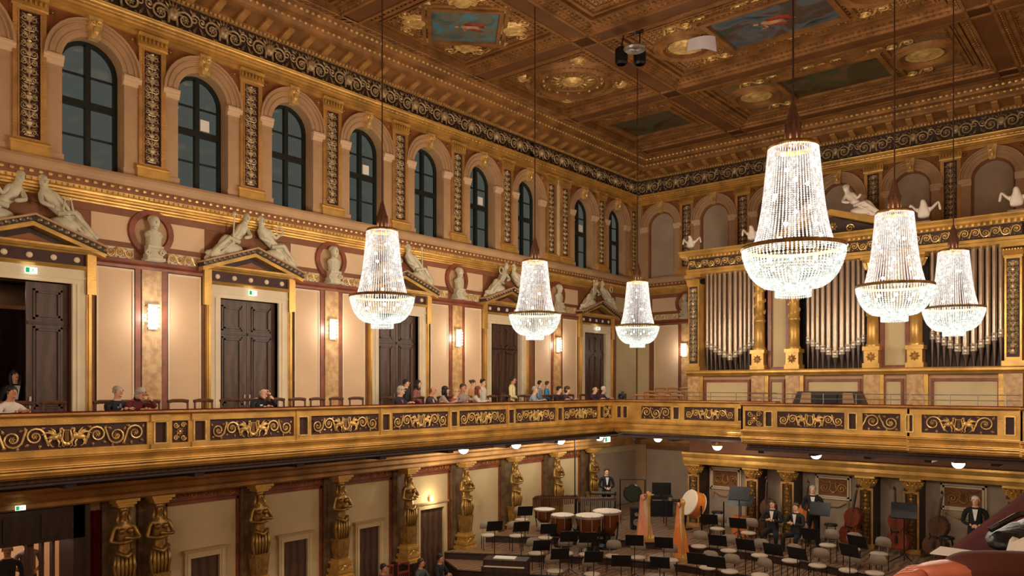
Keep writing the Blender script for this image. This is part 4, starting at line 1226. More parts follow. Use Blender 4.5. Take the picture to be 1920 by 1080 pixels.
# caryatids
def caryatid_mesh():
    N = [(0,-.02,1.5,.17,.14), (0,-.02,1.72,.13,.11), (0,-.02,1.98,.18,.13), (0,-.02,2.2,.12,.09), (0,-.03,2.28,.06,.06), (0,-.05,2.4,.085,.1), (0,-.04,2.52,.08,.09),
         (0,0,1.25,.15,.13), (0,0,.95,.12,.11), (0,0,.6,.1,.1),
         (.21,-.03,2.12,.065,.065), (.3,-.1,1.88,.055,.055), (.1,-.22,1.9,.04,.04), (-.08,-.24,1.94,.04,.03),
         (-.21,-.03,2.12,.065,.065), (-.3,-.1,1.86,.055,.055), (-.1,-.23,1.83,.04,.04), (.1,-.25,1.86,.04,.03)]
    E_ = [(0,1),(1,2),(2,3),(3,4),(4,5),(5,6),(0,7),(7,8),(8,9),(3,10),(10,11),(11,12),(12,13),(3,14),(14,15),(15,16),(16,17)]
    def ex(b):
        b.ball((0,-.13,2.42), (.02,.04,.03), 5, 4)
        b.ball((0,.0,2.5), (.11,.11,.1), 8, 5)
        for sg in (-1, 1):
            b.ball((sg*.085,-.14,2.06), (.07,.06,.07), 7, 5)
            b.tube([(sg*.1,0,2.45), (sg*.13,-.02,2.28), (sg*.12,-.05,2.16)], [.045,.04,.02], 6)
            b.tube([(sg*.16,-.06,1.56), (sg*.19,-.06,1.3), (sg*.14,-.06,1.02), (sg*.17,-.06,.84)], [.05,.06,.05,.02], 6)
        for k in range(5):
            x = (k-2)*.07
            b.tube([(x*1.1,-.14,1.56), (x*1.2,-.17,1.3), (x,-.13,1.0)], [.03,.04,.02], 5)
        b.tube([(-.18,-.08,1.62), (0,-.2,1.52), (.18,-.08,1.62)], .05, 6)
    return skin_mesh('caryatid_figure', N, E_, [BRONZE], 1, 0, ex)
M_CARY = caryatid_mesh()
bb = MB(); bb.add([(-.15,-.13,.5),(.15,-.13,.5),(.15,.13,.5),(-.15,.13,.5),(-.2,-.17,1.05),(.2,-.17,1.05),(.2,.17,1.05),(-.2,.17,1.05)], [(0,3,2,1),(4,5,6,7),(0,1,5,4),(1,2,6,5),(2,3,7,6),(3,0,4,7)])
for k in range(3):
    x = (k-1)*.08; bb.tube([(x,-.135,.55), (x*1.3,-.17,1.0)], .018, 4)
M_CSH = bb.mesh('tapered_shaft', BRONZE)
bb = MB()
for z0, z1, w_ in ((0,.08,.27),(.08,.16,.22),(.16,.24,.25),(.24,.38,.19),(.38,.44,.23),(.44,.5,.18)): bb.box(-w_, w_, -w_, w_, z0, z1)
for sg in (-1, 1): bb.tube(spiral(sg*.12, .31, .08, 1.3, 0, sg, -.2, 12), .025, 5)
bb.ball((0,-.2,.31), (.06,.05,.06), 7, 5)
M_CBASE = bb.mesh('gilt_base', GOLD)
bb = MB()
for z0, z1, w_ in ((2.56,2.62,.16),(2.62,2.68,.2),(2.68,2.74,.25)): bb.box(-w_, w_, -w_, w_, z0, z1)
M_CCAP = bb.mesh('abacus', GOLD)
M_CPLI = MB().box(-.34, .34, -.34, .34, -2.4, 0).mesh('plinth', DWOOD)
clab = ['left figure of the paired gilt caryatids', 'right figure of the paired gilt caryatids', 'gilt caryatid just right of the first low box door', 'gilt caryatid between the second and third low box doors', 'gilt caryatid left of the lit wall lamp', 'gilt caryatid standing at the left end of the orchestra tiers', 'gilt caryatid behind the leftmost orchestra chairs', 'gilt caryatid behind the marimba', 'farthest gilt caryatid beside the standing man at the back']
for i, c in enumerate(CARY):
    t = empty('caryatid', (-16.88, c, 2.4), PI/2, clab[i], 'statue', 'gilt caryatids under the gallery')
    for nm, me in (('figure', M_CARY), ('tapered_shaft', M_CSH), ('gilt_base', M_CBASE), ('abacus', M_CCAP)): place(nm, me, t)
    if c < 18: place('plinth', M_CPLI, t)

# ------------------------------------------------------------------ organ
OY = 24.64
org = empty('pipe_organ', (XC, OY, GF), 0, 'gilded pipe organ case with silver pipes above the stage', 'organ')
def oz(z): return z-GF
def ox(x): return x-XC
HW_ = 4.88
bx = lambda b, X0, X1, y0, y1, z0, z1: b.box(ox(X0), ox(X1), y0, y1, oz(z0), oz(z1))
b = MB(); bx(b, -12.63, -2.87, .9, 3.6, 6.05, 11.8); b.build('organ_body', DWOOD, org)
b = MB(); bx(b, -12.63, -2.87, .12, .9, 6.05, 7.86); b.build('base_case', STONE, org)
b = MB().prof([(1.0, oz(7.86)), (-.02, oz(7.86)), (-.06, oz(7.92)), (-.12, oz(7.96)), (-.12, oz(8.02)), (-.08, oz(8.06)), (1.0, oz(8.06))], -HW_-.05, HW_+.05); b.build('base_cornice', GOLD, org)
COLX = [-10.15, -9.02, -6.66, -5.48]
EDG = [-12.44, -3.08]
for X in COLX+EDG:
    b = MB(); bx(b, X-.22, X+.22, 0, .12, 6.05, 7.86); b.build('pedestal', MARBLE, org)
    b = MB(); bx(b, X+.22 if X != -3.08 else X-.34, X+.34 if X != -3.08 else X-.22, .02, .12, 6.05, 7.86); b.build('pedestal_edge', GOLD, org)
for x0, x1 in ((-12.0, -10.52), (-9.72, -9.36), (-8.55, -7.05), (-6.28, -5.86), (-5.0, -3.45)):
    b = MB(); bx(b, x0, x1, .09, .12, 6.15, 7.66); o = b.build('base_panel', PEACH2, org)
    f = MB(); e = .07
    bx(f, x0-e, x0, .04, .12, 6.1, 7.74); bx(f, x1, x1+e, .04, .12, 6.1, 7.74); bx(f, x0, x1, .04, .12, 7.66, 7.74); f.build('base_panel_frame', RED, o)
COMP = [(-12.22, -10.4), (-8.76, -6.92), (-5.2, -3.34)]
for ci, (x0, x1) in enumerate(COMP):
    b = MB(); bx(b, x0-.05, x1+.05, .7, .9, 8.06, 11.5); b.build('pipe_recess', DARKG, org)
    n = 11
    ws = [1.0+.35*math.exp(-((k-5)/1.8)**2) for k in range(n)]
    tot = sum(ws); x = x0
    for k in range(n):
        w_ = (x1-x0)*ws[k]/tot; cx = x+w_/2; x += w_
        r = w_*.45
        d = abs(k-5)/5.0
        zm = 8.5+.46*d
        p = MB(); p.smooth = True; p.lathe([(r, oz(zm+.1)), (r, oz(11.48))], (ox(cx), .45, 0), 12); p = p.build('pipe', TIN, org)
        m = MB(); m.smooth = True; m.lathe([(r*.98, oz(zm-.1)), (r*1.12, oz(zm-.08)), (r*1.12, oz(zm-.05)), (r*1.02, oz(zm-.04)), (r*1.02, oz(zm+.08)), (r*1.1, oz(zm+.09)), (r*1.1, oz(zm+.12)), (r, oz(zm+.13))], (ox(cx), .45, 0), 12); m.build('pipe_mouth', TINL, p)
        m = MB(); m.smooth = True; m.lathe([(.02, oz(8.06)), (r*.98, oz(zm-.09))], (ox(cx), .45, 0), 12); m.build('pipe_foot', TIND, p)
for x0, x1 in ((-9.78, -9.3), (-6.36, -5.78)):
    b = MB(); bx(b, x0, x1, .3, .34, 8.12, 11.4); b.build('blind_bay', PEACH2, org)
    b = MB(); bx(b, x0-.12, x0, .2, .4, 8.06, 11.4); bx(b, x1, x1+.12, .2, .4, 8.06, 11.4); bx(b, x0, x1, .2, .4, 8.06, 8.14); b.build('blind_bay_frame', RED, org)
    b = MB(); bx(b, x0-.3, x1+.3, .4, .9, 8.06, 11.4); b.build('case_side', DWOOD, org)
def organ_column(X):
    b = MB(); bx(b, X-.24, X+.24, -.08, .4, 8.06, 8.2); bx(b, X-.2, X+.2, -.04, .36, 8.2, 8.58); bx(b, X-.24, X+.24, -.08, .4, 8.58, 8.7); c = b.build('column_base', GOLD, org)
    r = MB(); rosette(r, ox(X), oz(8.39), .15, -.05, 8); r.build('base_rosette', GOLDB, c)
    b = MB(); b.smooth = True
    b.lathe([(.2, oz(8.7)), (.21, oz(8.75)), (.17, oz(8.8)), (.165, oz(9.6)), (.19, oz(9.62)), (.19, oz(9.68)), (.165, oz(9.72)), (.145, oz(10.95)), (.18, oz(10.98)), (.16, oz(11.02)), (.2, oz(11.2)), (.25, oz(11.3))], (ox(X), .16, 0), 14)
    c = b.build('column', GOLD, org)
    r = MB()
    for k in range(26):
        a = PI+k*.75; z = 9.75+1.15*k/26; rr = .155
        cx, cy = ox(X)+rr*math.cos(a), .16+rr*math.sin(a)
        r.ball((cx, cy, oz(z)), (.05, .05, .07), 5, 4)
    for k in range(10):
        a = PI*2*k/10
        r.tube([(ox(X)+.17*math.cos(a), .16+.17*math.sin(a), oz(11.02)), (ox(X)+.24*math.cos(a), .16+.24*math.sin(a), oz(11.2)), (ox(X)+.3*math.cos(a), .16+.3*math.sin(a), oz(11.2))], [.05, .05, .02], 4)
    r.build('column_ornament', GOLDB, c)
    b = MB(); bx(b, X-.28, X+.28, -.12, .44, 11.28, 11.36); b.build('abacus', GOLD, org)
for X in COLX: organ_column(X)
M_OREL = relief_candelabra(.3, 2.5, SILVG)
for X in EDG:
    b = MB(); bx(b, X-.26, X+.26, -.06, .9, 8.06, 8.2); bx(b, X-.2, X+.2, 0, .9, 8.2, 11.0); c = b.build('corner_pilaster', GOLD, org)
    g = MB(); bx(g, X-.15, X+.15, -.012, 0, 8.3, 10.95); g.build('panel_ground', DARKG, c)
    place('arabesque', M_OREL, c, (ox(X), -.02, oz(9.63)))
    b = MB(); bx(b, X-.22, X+.22, -.03, .5, 10.98, 11.05); bx(b, X-.3, X+.3, -.1, .5, 11.26, 11.36)
    for k in range(7):
        x = ox(X)-.2+.4*k/6; b.tube([(x, -.02, oz(11.05)), (x*1.0, -.1, oz(11.2)), (x, -.16, oz(11.18))], [.05, .05, .02], 4)
    b.build('capital', GOLD, org)
b = MB().prof([(1.0, oz(11.36)), (-.06, oz(11.36)), (-.06, oz(11.44)), (-.1, oz(11.46)), (-.1, oz(11.54)), (1.0, oz(11.54))], -HW_-.05, HW_+.05); b.build('architrave', GOLD, org)
b = MB(); b.box(-HW_, HW_, 0, 1.0, oz(11.54), oz(11.9)); fz = b.build('frieze', DARKG, org)
SR = MB(); scroll_run(SR, 1.2, .34, -.015, 5, .02); M_OFR = SR.mesh('frieze_scroll', GOLDB)
for k in range(8): place('frieze_scroll', M_OFR, fz, (-4.27+1.22*k, 0, oz(11.72)))
b = MB().prof([(1.0, oz(11.9)), (-.05, oz(11.9)), (-.1, oz(11.95)), (-.3, oz(11.98)), (-.3, oz(12.04)), (-.38, oz(12.1)), (-.38, oz(12.14)), (1.0, oz(12.14))], -HW_-.2, HW_+.2); b.build('cornice', GOLD, org)
b = MB()
for i in range(70):
    x = -HW_+2*HW_*i/69; b.box(x-.03, x+.03, -.14, -.02, oz(11.9), oz(11.955))
b.build('dentils', GOLDB, org)['kind'] = 'stuff'
b = MB()
for sg in (-1, 1):
    p = [(0, oz(12.72)), (0, oz(12.9)), (sg*1.75, oz(12.34)), (sg*1.75, oz(12.14))]
    b.plate(p[::-1] if sg > 0 else p, -.32, .6)
b.build('gable_cornice', GOLD, org)
b = MB(); b.plate([(-1.6, oz(12.14)), (1.6, oz(12.14)), (0, oz(12.7))], -.05, .5); b.build('gable_field', DARKG, org)
r = MB()
for sg in (-1, 1): r.tube(spiral(sg*.5, oz(12.3), .13, 1.5, 0, sg, -.07, 14), .022, 4)
rosette(r, 0, oz(12.4), .16, -.07); r.build('gable_relief', GOLDB, org)
# statues on the organ
def put(x, z, me, lab, sx=1, s=1.0, m=WHITES, y=OY+.05):
    t = empty('organ_statue', (x, y, z), 0, lab, 'statue', 'white statues on the organ case')
    t.scale = (sx*s, s, s)
    o = place('figure', me, t)
    o.material_slots[0].link = 'OBJECT'; o.material_slots[0].material = m
put(XC+.2, 12.86, RECL[0], 'white reclining statue on the organ gable right of the big chandelier', 1, 1.05)
put(XC-.2, 12.86, RECL[1], 'white reclining statue on the organ gable behind the big chandelier', -1, 1.05)
def eagle():
    N = [(0,0,.12,.13,.11), (0,-.03,.3,.13,.1), (0,-.06,.46,.07,.07), (.0,-.12,.55,.065,.07), (0,-.2,.53,.02,.02), (.17,.0,.36,.06,.04), (.3,.05,.52,.05,.03), (.34,.05,.3,.04,.03), (-.17,0,.36,.06,.04), (-.3,.05,.52,.05,.03), (-.34,.05,.3,.04,.03)]
    def ex(b): b.box(-.16,.16,-.14,.14,-.02,.06)
    return skin_mesh('eagle_figure', N, [(0,1),(1,2),(2,3),(3,4),(1,5),(5,6),(6,7),(1,8),(8,9),(9,10)], [WHITES], 1, 0, ex)
M_EAG = eagle()
put(-12.55, 12.16, M_EAG, 'white winged eagle statue at the left end of the organ cornice', 1, 1.0)
put(-10.35, 12.16, M_EAG, 'white winged eagle statue left of the big chandelier on the organ', 1, 1.1)
put(-5.25, 12.16, M_EAG, 'white winged eagle statue between the two far right chandeliers', 1, 1.2)
put(-3.0, 12.16, M_EAG, 'white winged eagle statue at the right end of the organ cornice', -1, 1.2)
# organ console
oc = empty('organ_console', (at_y(1556, 21.9), 21.9, GF), 0, 'dark wood organ console in front of the middle pipes', 'organ console')
b = MB(); b.box(-.75, .75, -.3, .3, 0, .95); b.plate([(-.95, .95), (.95, .95), (.8, 1.32), (-.8, 1.32)], -.25, .2); b.build('console_body', DWOOD, oc)
b = MB(); b.box(-.28, .28, -.29, -.25, 1.0, 1.27); b.build('music_desk', BLKMET, oc)
for sg in (-1, 1):
    b = MB(); b.plate([(sg*.42, 1.0), (sg*.72, 1.0), (sg*.66, 1.28), (sg*.42, 1.28)][::sg], -.28, -.25)
    for k in range(4): b.box(sg*.55-.12, sg*.55+.12, -.31, -.28, 1.03+.065*k, 1.06+.065*k)
    b.build('stop_jamb', STONE, oc)

# ------------------------------------------------------------------ chandeliers
def chandelier_meshes():
    def bead_strands(prof, n, rb, seg, jit=0.0):
        b = MB()
        for i in range(n):
            a = 2*PI*i/n
            for k in range(seg):
                t0 = (k+.5)/seg*(len(prof)-1); j = min(int(t0), len(prof)-2); f = t0-j
                r = prof[j][0]*(1-f)+prof[j+1][0]*f; z = prof[j][1]*(1-f)+prof[j+1][1]*f
                c = (r*math.cos(a), r*math.sin(a), z); h = rb*(1.25 if (k+i) % 3 else 1.0)
                b.add([(c[0]+rb, c[1], z), (c[0], c[1]+rb, z), (c[0]-rb, c[1], z), (c[0], c[1]-rb, z), (c[0], c[1], z+h), (c[0], c[1], z-h)],
                      [(0,1,4),(1,2,4),(2,3,4),(3,0,4),(1,0,5),(2,1,5),(3,2,5),(0,3,5)])
        return b
    bask = bead_strands([(.3,1.3),(.315,1.15),(.335,.95),(.355,.75),(.385,.5),(.425,.28),(.48,.06)], 58, .0145, 50).mesh('crystal_strands', CRYST)
    bowl = bead_strands([(.63,-.01),(.62,-.1),(.585,-.22),(.53,-.34),(.45,-.43),(.36,-.49),(.2,-.52)], 76, .018, 20)
    for rr in (.6, .5, .38):
        pass
    bowl = bowl.mesh('crystal_bowl', CRYSTB)
    drop = bead_strands([(.215,-.5),(.215,-.63)], 44, .016, 5)
    drop.lathe([(0,-.6),(.2,-.6)], (0,0,0), 24)
    drop = drop.mesh('crystal_drum', CRYSTB)
    ring = MB(); ring.lathe([(.62,-.02),(.645,-.025),(.655,0),(.645,.025),(.62,.02),(.62,-.02)], (0,0,0), 40); ring = ring.mesh('rim_ring', BRONZE)
    crown = MB(); crown.lathe([(.285,1.27),(.315,1.28),(.32,1.3),(.3,1.33),(.27,1.33),(.285,1.27)], (0,0,0), 32)
    for k in range(6): crown.tube([(.1*math.cos(k*PI/3),.1*math.sin(k*PI/3),1.36),(.29*math.cos(k*PI/3),.29*math.sin(k*PI/3),1.31)], .01, 4)
    crown = crown.mesh('crown_ring', BRONZE)
    stem = MB(); stem.smooth = True; stem.lathe([(.12,1.33),(.105,1.38),(.1,1.6),(.085,1.66),(.06,1.74),(.05,1.8),(.03,1.86),(.015,1.9)], (0,0,0), 12)
    for k in range(8):
        a = 2*PI*k/8; stem.tube([(.1*math.cos(a),.1*math.sin(a),1.34),(.095*math.cos(a),.095*math.sin(a),1.6)], .018, 4)
    stem = stem.mesh('stem', CHAIRW)
    cable = MB().tube([(0,0,1.88),(0,0,CB-9.285)], .014, 5).mesh('cable', CABLE)
    bulb = MB(); bulb.ball((0,0,0), .03, 6, 5); bulb = bulb.mesh('bulb', BULB)
    return bask, bowl, drop, ring, crown, stem, cable, bulb
CHM = chandelier_meshes()
def chandelier(X, Y, lab):
    t = empty('crystal_chandelier', (X, Y, 9.285), 0, lab, 'chandelier', 'crystal chandeliers of the hall')
    for nm, me in zip(('crystal_strands', 'crystal_bowl', 'crystal_drum', 'rim_ring', 'crown_ring', 'stem', 'cable'), CHM[:7]):
        o = place(nm, me, t)
        if nm.startswith('crystal'): o['kind'] = 'stuff'
    rnd = random.Random(3)
    for k in range(26):
        if k < 16:
            z = .12+1.1*k/16; r = .26+.10*(1-z/1.3); a = k*2.4
        else:
            z = -.2; r = .46; a = 2*PI*(k-16)/10
        place('bulb', CHM[7], t, (r*math.cos(a), r*math.sin(a), z))
    light('chandelier_light', (0, 0, .55), CH_POWER*.6, CH_COL, .07, t)
    light('chandelier_light', (0, 0, -.12), CH_POWER*.4, CH_COL, .09, t)
XL, XR = -11.85, -3.65
chl = [('crystal chandelier of the left row, nearest, in front of the third gallery door', XL, 10.15), ('crystal chandelier in the middle of the left row', XL, 15.03), ('farthest crystal chandelier of the left row, near the hall corner', XL, 19.9),
       ('largest crystal chandelier, in front of the middle of the organ', XR, 10.0), ('second crystal chandelier of the right row, overlapping its neighbour', XR, 14.93), ('farthest crystal chandelier of the right row, at the right organ pipes', XR, 20.0)]
for lab, X, Y in chl: chandelier(X, Y, lab)
# the hall's remaining chandeliers behind the viewer: only their light
for Y in (-2.5, -7.5, -12.4):
    for X in (XL, XR): light('chandelier_light', (X, Y, 9.5), CH_POWER*.65, CH_COL, .4)

# sconces
def sconce_meshes():
    b = MB(); b.box(-.13, .13, -.09, 0, .22, .27); b.box(-.1, .1, -.04, 0, -.28, .24); pl = b.mesh('back_plate', CREAM)
    b = MB()
    for row in range(5):
        for k in range(7):
            a = PI+PI*(k+.5)/7; r = .13
            x, y = r*math.cos(a), -.06+r*.8*math.sin(a); z = .2-.09*row
            b.add([(x+.024,y,z-.04),(x,y-.024,z-.04),(x-.024,y,z-.04),(x,y+.024,z-.04),(x,y,z),(x,y,z-.085)], [(0,1,4),(1,2,4),(2,3,4),(3,0,4),(1,0,5),(2,1,5),(3,2,5),(0,3,5)])
    sh = b.mesh('crystal_shade', CRYSTS)
    bu = MB(); bu.ball((-.05,-.08,.08), (.03,.03,.06), 6, 5); bu.ball((.05,-.08,.08), (.03,.03,.06), 6, 5); bu.ball((0,-.09,-.08), (.03,.03,.06), 6, 5)
    return pl, sh, bu.mesh('bulb', BULB)
SCM = sconce_meshes()
scl = ['lit crystal wall sconce right of the open door at the left', 'lit crystal wall sconce left of the nearest left-row chandelier', 'lit crystal wall sconce between the left and middle chandeliers', 'lit crystal wall sconce right of the middle chandelier']
def sconce(loc, rz, lab):
    t = empty('wall_sconce', loc, rz, lab, 'wall lamp', 'crystal wall sconces')
    place('back_plate', SCM[0], t); o = place('crystal_shade', SCM[1], t); place('bulb', SCM[2], t)
    light('sconce_light', (0, -.32, 0), SCONCE_POWER, (1, .9, .76), .1, t)
for i, c in enumerate(SCON): sconce((WL+.07, c, 9.05), PI/2, scl[i])
sconce((at_y(1283, WE-.1), WE-.07, 9.0), 0, 'lit crystal wall sconce on the end wall beside the organ')

# globe lamps under the galleries
bb = MB(); bb.smooth = True; bb.lathe([(.15, 0), (.145, -.05), (.11, -.11), (.06, -.145), (0, -.155)], (0,0,0), 16); M_GL = bb.mesh('glass_dome', GLOBE)
bb = MB(); bb.lathe([(.05, .1), (.05, .03), (.17, .02), (.17, -.01)], (0,0,0), 16); M_GM = bb.mesh('mount', BRONZE)
GLP = [(-15.9, 16.75), (-15.9, 19.2), (-15.9, 21.6), (-15.9, 24.0), (-14.2, 25.3), (at_y(1345, 23.2), 23.2), (at_y(1530, 22.2), 22.2), (at_y(1797, 21.9), 21.9)]
gll = ['lit dome lamp under the gallery above the lit wall lamp', 'lit dome lamp under the gallery above the leftmost orchestra chairs', 'lit dome lamp under the gallery above the marimba', 'small lit dome lamp under the gallery near the standing man at the back', 'small lit dome lamp under the gallery corner', 'lit dome lamp under the organ gallery above the bass drum', 'lit dome lamp under the organ gallery above the standing bassist', 'lit dome lamp under the organ gallery at the far right']
for i, (X, Y) in enumerate(GLP):
    zt = 5.76 if i < 4 else 5.72
    t = empty('ceiling_globe_lamp', (X, Y, zt-.1), 0, gll[i], 'lamp', 'dome lamps under the galleries')
    place('glass_dome', M_GL, t); place('mount', M_GM, t)
    light('globe_light', (0, 0, -.28), GLOBE_POWER, (1, .86, .66), .12, t)
light('foyer_light', (-19.2, 5.6, 4.8), 60, (1, .85, .7), .2)
light('foyer_light', (-18.8, 5.2, 9.4), 10, (1, .85, .7), .2)
# small lit wall lamp beside the low door
t = empty('wall_lamp', (WL+.05, 16.67, 4.07), PI/2, 'small lit wall lamp above the low door by the stage', 'wall lamp')
b = MB(); b.ball((0, -.08, .0), (.05, .05, .07), 8, 6); b.build('lamp_bulb', GLOBE, t); b = MB(); b.box(-.03, .03, -.05, .05, -.06, .02); b.build('lamp_bracket', GOLD, t)
light('wall_lamp_light', (0, -.25, 0), 14, (1, .8, .5), .06, t)

# exit signs
def exit_sign(loc, rz, lab, s=.62):
    t = empty('exit_sign', loc, rz, lab, 'sign', 'lit exit signs')
    t.scale = (s, s, s)
    MB().box(-.17, .17, -.03, .02, -.09, .09).build('sign_box', SIGNG, t)
    b = MB(); b.box(-.165, -.05, -.034, -.03, -.08, .08)
    b.ball((.05, -.034, .05), (.016, .004, .016), 6, 4); b.tube([(.05,-.034,.03),(.03,-.034,-.01),(.0,-.034,-.03),(-.01,-.034,-.07)], .011, 4); b.tube([(.03,-.034,-.01),(.07,-.034,-.03),(.07,-.034,-.07)], .011, 4); b.tube([(.0,-.034,.03),(.05,-.034,.02),(.09,-.034,.0)], .009, 4)
    b.build('running_man', SIGNK, t)
for i, lab in ((0, 'lit exit sign over the open door at the left edge'), (1, 'lit exit sign over the closed double door'), (4, 'lit exit sign over the farthest gallery door')):
    exit_sign((WL+.16, DOORS[i], 9.8), PI/2, lab)
exit_sign((-16.75, 5.36, 5.18), PI/2, 'lit exit sign on the dark wood portal', .5)
exit_sign((-16.8, 25.9, 5.42), PI/2, 'small lit exit sign under the gallery corner', 1.1)
# ------------------------------------------------------------------ people
SKIN = [mat('skin_light', rgb(222, 172, 142), .55), mat('skin_warm', rgb(198, 140, 110), .55), mat('skin_dark', rgb(150, 100, 76), .55)]
EYE = mat('eye_dark', rgb(36, 26, 22), .3)
LIP = mat('lip', rgb(160, 90, 80), .5)
CLOTH = {}
def cloth(r, g, b):
    k = (r, g, b)
    if k not in CLOTH: CLOTH[k] = mat('cloth_%d_%d_%d' % k, rgb(r, g, b), .85, var=.08, vscale=9)
    return CLOTH[k]
def hand(b, w, d, up, s=1.0):
    """palm and five fingers from wrist w along d; up = back of the hand"""
    w, d, up = Vector(w), Vector(d).normalized(), Vector(up).normalized()
    sd = d.cross(up).normalized()
    b.ball(tuple(w+d*.045*s), (.04*s, .045*s, .03*s), 7, 5)
    for k, (o, L) in enumerate(((-.03, .065), (-.01, .078), (.01, .074), (.028, .058))):
        p = w+d*.075*s+sd*o*s
        b.tube([tuple(p), tuple(p+d*L*.5*s+up*.008*s), tuple(p+d*L*.95*s-up*.02*s)], [.0105*s, .0095*s, .007*s], 5)
    p = w+d*.03*s-sd*.035*s
    b.tube([tuple(p), tuple(p+d*.03*s-sd*.02*s), tuple(p+d*.06*s-sd*.022*s)], [.012*s, .011*s, .008*s], 5)
BODY = {}
def body(pose, slim=1.0):
    key = (pose, slim)
    if key in BODY: return BODY[key]
    w = slim
    if pose == 'lean':      # seated, forearms on the rail
        T = [(0,.0,.57,.15*w,.12), (0,-.05,.76,.14*w,.11), (0,-.12,1.0,.17*w,.12), (0,-.15,1.12,.11*w,.09), (0,-.17,1.2,.055,.055), (0,-.21,1.28,.07,.08), (0,-.21,1.36,.082,.095), (0,-.19,1.44,.06,.07)]
        A = [[(sg*.2*w,-.14,1.08,.07,.07), (sg*.27,-.28,.95,.052,.052), (sg*.1,-.46,1.03,.036,.03)] for sg in (-1,1)]
        hd = [((sg*.1,-.46,1.03), (-sg*.7,-.6,0), (0,0,1)) for sg in (-1,1)]
        L = [[(sg*.1,-.2,.53,.1,.09), (sg*.13,-.44,.5,.075,.075), (sg*.13,-.42,.12,.05,.05), (sg*.13,-.52,.05,.04,.035)] for sg in (-1,1)]
        mf = lambda c: 0 if c.z > 1.185 or (c.y < -.45 and c.z > .96) else (2 if c.z < .62 else 1)
        head = (0,-.21,1.355)
    elif pose == 'chin':    # seated, one hand at the face
        T = [(0,.0,.57,.15*w,.12), (0,-.04,.76,.14*w,.11), (0,-.1,1.0,.17*w,.12), (0,-.13,1.12,.11*w,.09), (.01,-.17,1.19,.055,.055), (.03,-.24,1.24,.07,.08), (.04,-.26,1.32,.082,.095), (.04,-.26,1.4,.06,.07)]
        A = [[(-.2*w,-.14,1.08,.07,.07), (-.27,-.28,.92,.052,.052), (-.08,-.46,1.02,.036,.03)], [(.2*w,-.14,1.08,.07,.07), (.28,-.4,1.05,.052,.052), (.14,-.33,1.25,.036,.03)]]
        hd = [((-.08,-.46,1.02), (.7,-.6,0), (0,0,1)), ((.14,-.33,1.25), (-.3,.1,.9), (.6,-.6,0))]
        L = [[(sg*.1,-.2,.53,.1,.09), (sg*.13,-.44,.5,.075,.075), (sg*.13,-.42,.12,.05,.05), (sg*.13,-.52,.05,.04,.035)] for sg in (-1,1)]
        mf = lambda c: 0 if c.z > 1.18 or (c.y < -.45 and c.z > .96) else (2 if c.z < .62 else 1)
        head = (.04,-.26,1.315)
    elif pose == 'play':    # seated musician, hands in front of the chest
        T = [(0,.0,.57,.16,.12), (0,-.03,.76,.15,.11), (0,-.06,1.0,.18,.12), (0,-.07,1.12,.11,.09), (0,-.08,1.2,.055,.055), (0,-.11,1.28,.07,.08), (0,-.11,1.36,.082,.095), (0,-.09,1.44,.06,.07)]
        A = [[(sg*.21,-.08,1.08,.07,.07), (sg*.3,-.2,.84,.052,.052), (sg*.08,-.36,.9,.036,.03)] for sg in (-1,1)]
        hd = [((sg*.08,-.36,.9), (-sg*.6,-.5,.2), (0,-.6,.6)) for sg in (-1,1)]
        L = [[(sg*.12,-.2,.53,.1,.09), (sg*.2,-.46,.5,.075,.075), (sg*.2,-.44,.12,.05,.05), (sg*.22,-.56,.05,.04,.035)] for sg in (-1,1)]
        mf = lambda c: 0 if c.z > 1.185 or (c.y < -.345 and .82 < c.z < 1.0 and abs(c.x) < .12) else (2 if c.z < .62 else 1)
        head = (0,-.11,1.355)
    elif pose == 'stand':
        T = [(0,0,.95,.15*w,.11), (0,0,1.12,.13*w,.1), (0,-.01,1.33,.17*w,.12), (0,0,1.45,.11*w,.08), (0,-.01,1.53,.052,.052), (0,-.03,1.6,.068,.08), (0,-.03,1.68,.08,.092), (0,-.02,1.76,.055,.065)]
        A = [[(sg*.2*w,0,1.41,.065,.065), (sg*.26,.02,1.14,.048,.048), (sg*.24,-.1,.92,.034,.03)] for sg in (-1,1)]
        hd = [((sg*.24,-.1,.92), (0,-.25,-1), (sg,0,0)) for sg in (-1,1)]
        L = [[(sg*.1,0,.85,.095,.095), (sg*.11,-.02,.48,.068,.068), (sg*.12,.02,.1,.045,.045), (sg*.13,-.1,.045,.04,.035)] for sg in (-1,1)]
        mf = lambda c: 0 if c.z > 1.515 or (abs(c.x) > .2 and c.z < .93) else (2 if c.z < .98 and abs(c.x) < .2 else 1)
        head = (0,-.03,1.675)
    elif pose == 'folded':  # standing, hands joined in front
        T = [(0,0,.95,.16*w,.12), (0,-.01,1.12,.15*w,.12), (0,-.01,1.33,.18*w,.12), (0,0,1.45,.11*w,.08), (0,-.02,1.53,.055,.055), (0,-.05,1.6,.07,.08), (0,-.06,1.68,.082,.095), (0,-.05,1.76,.058,.068)]
        A = [[(sg*.21*w,0,1.41,.07,.07), (sg*.28,-.02,1.13,.052,.052), (sg*.07,-.24,1.08,.036,.03)] for sg in (-1,1)]
        hd = [((sg*.07,-.24,1.08), (-sg*.9,-.3,-.2), (0,-.6,.6)) for sg in (-1,1)]
        L = [[(sg*.1,0,.85,.095,.095), (sg*.11,-.02,.48,.068,.068), (sg*.12,.02,.1,.045,.045), (sg*.13,-.1,.045,.04,.035)] for sg in (-1,1)]
        mf = lambda c: 0 if c.z > 1.515 or (c.y < -.2 and 1.0 < c.z < 1.15 and abs(c.x) < .11) else (2 if c.z < .98 else 1)
        head = (0,-.05,1.675)
    N = list(T); E_ = [(i, i+1) for i in range(len(T)-1)]
    for a in A:
        k = len(N); N += a; E_ += [(3, k), (k, k+1), (k+1, k+2)]
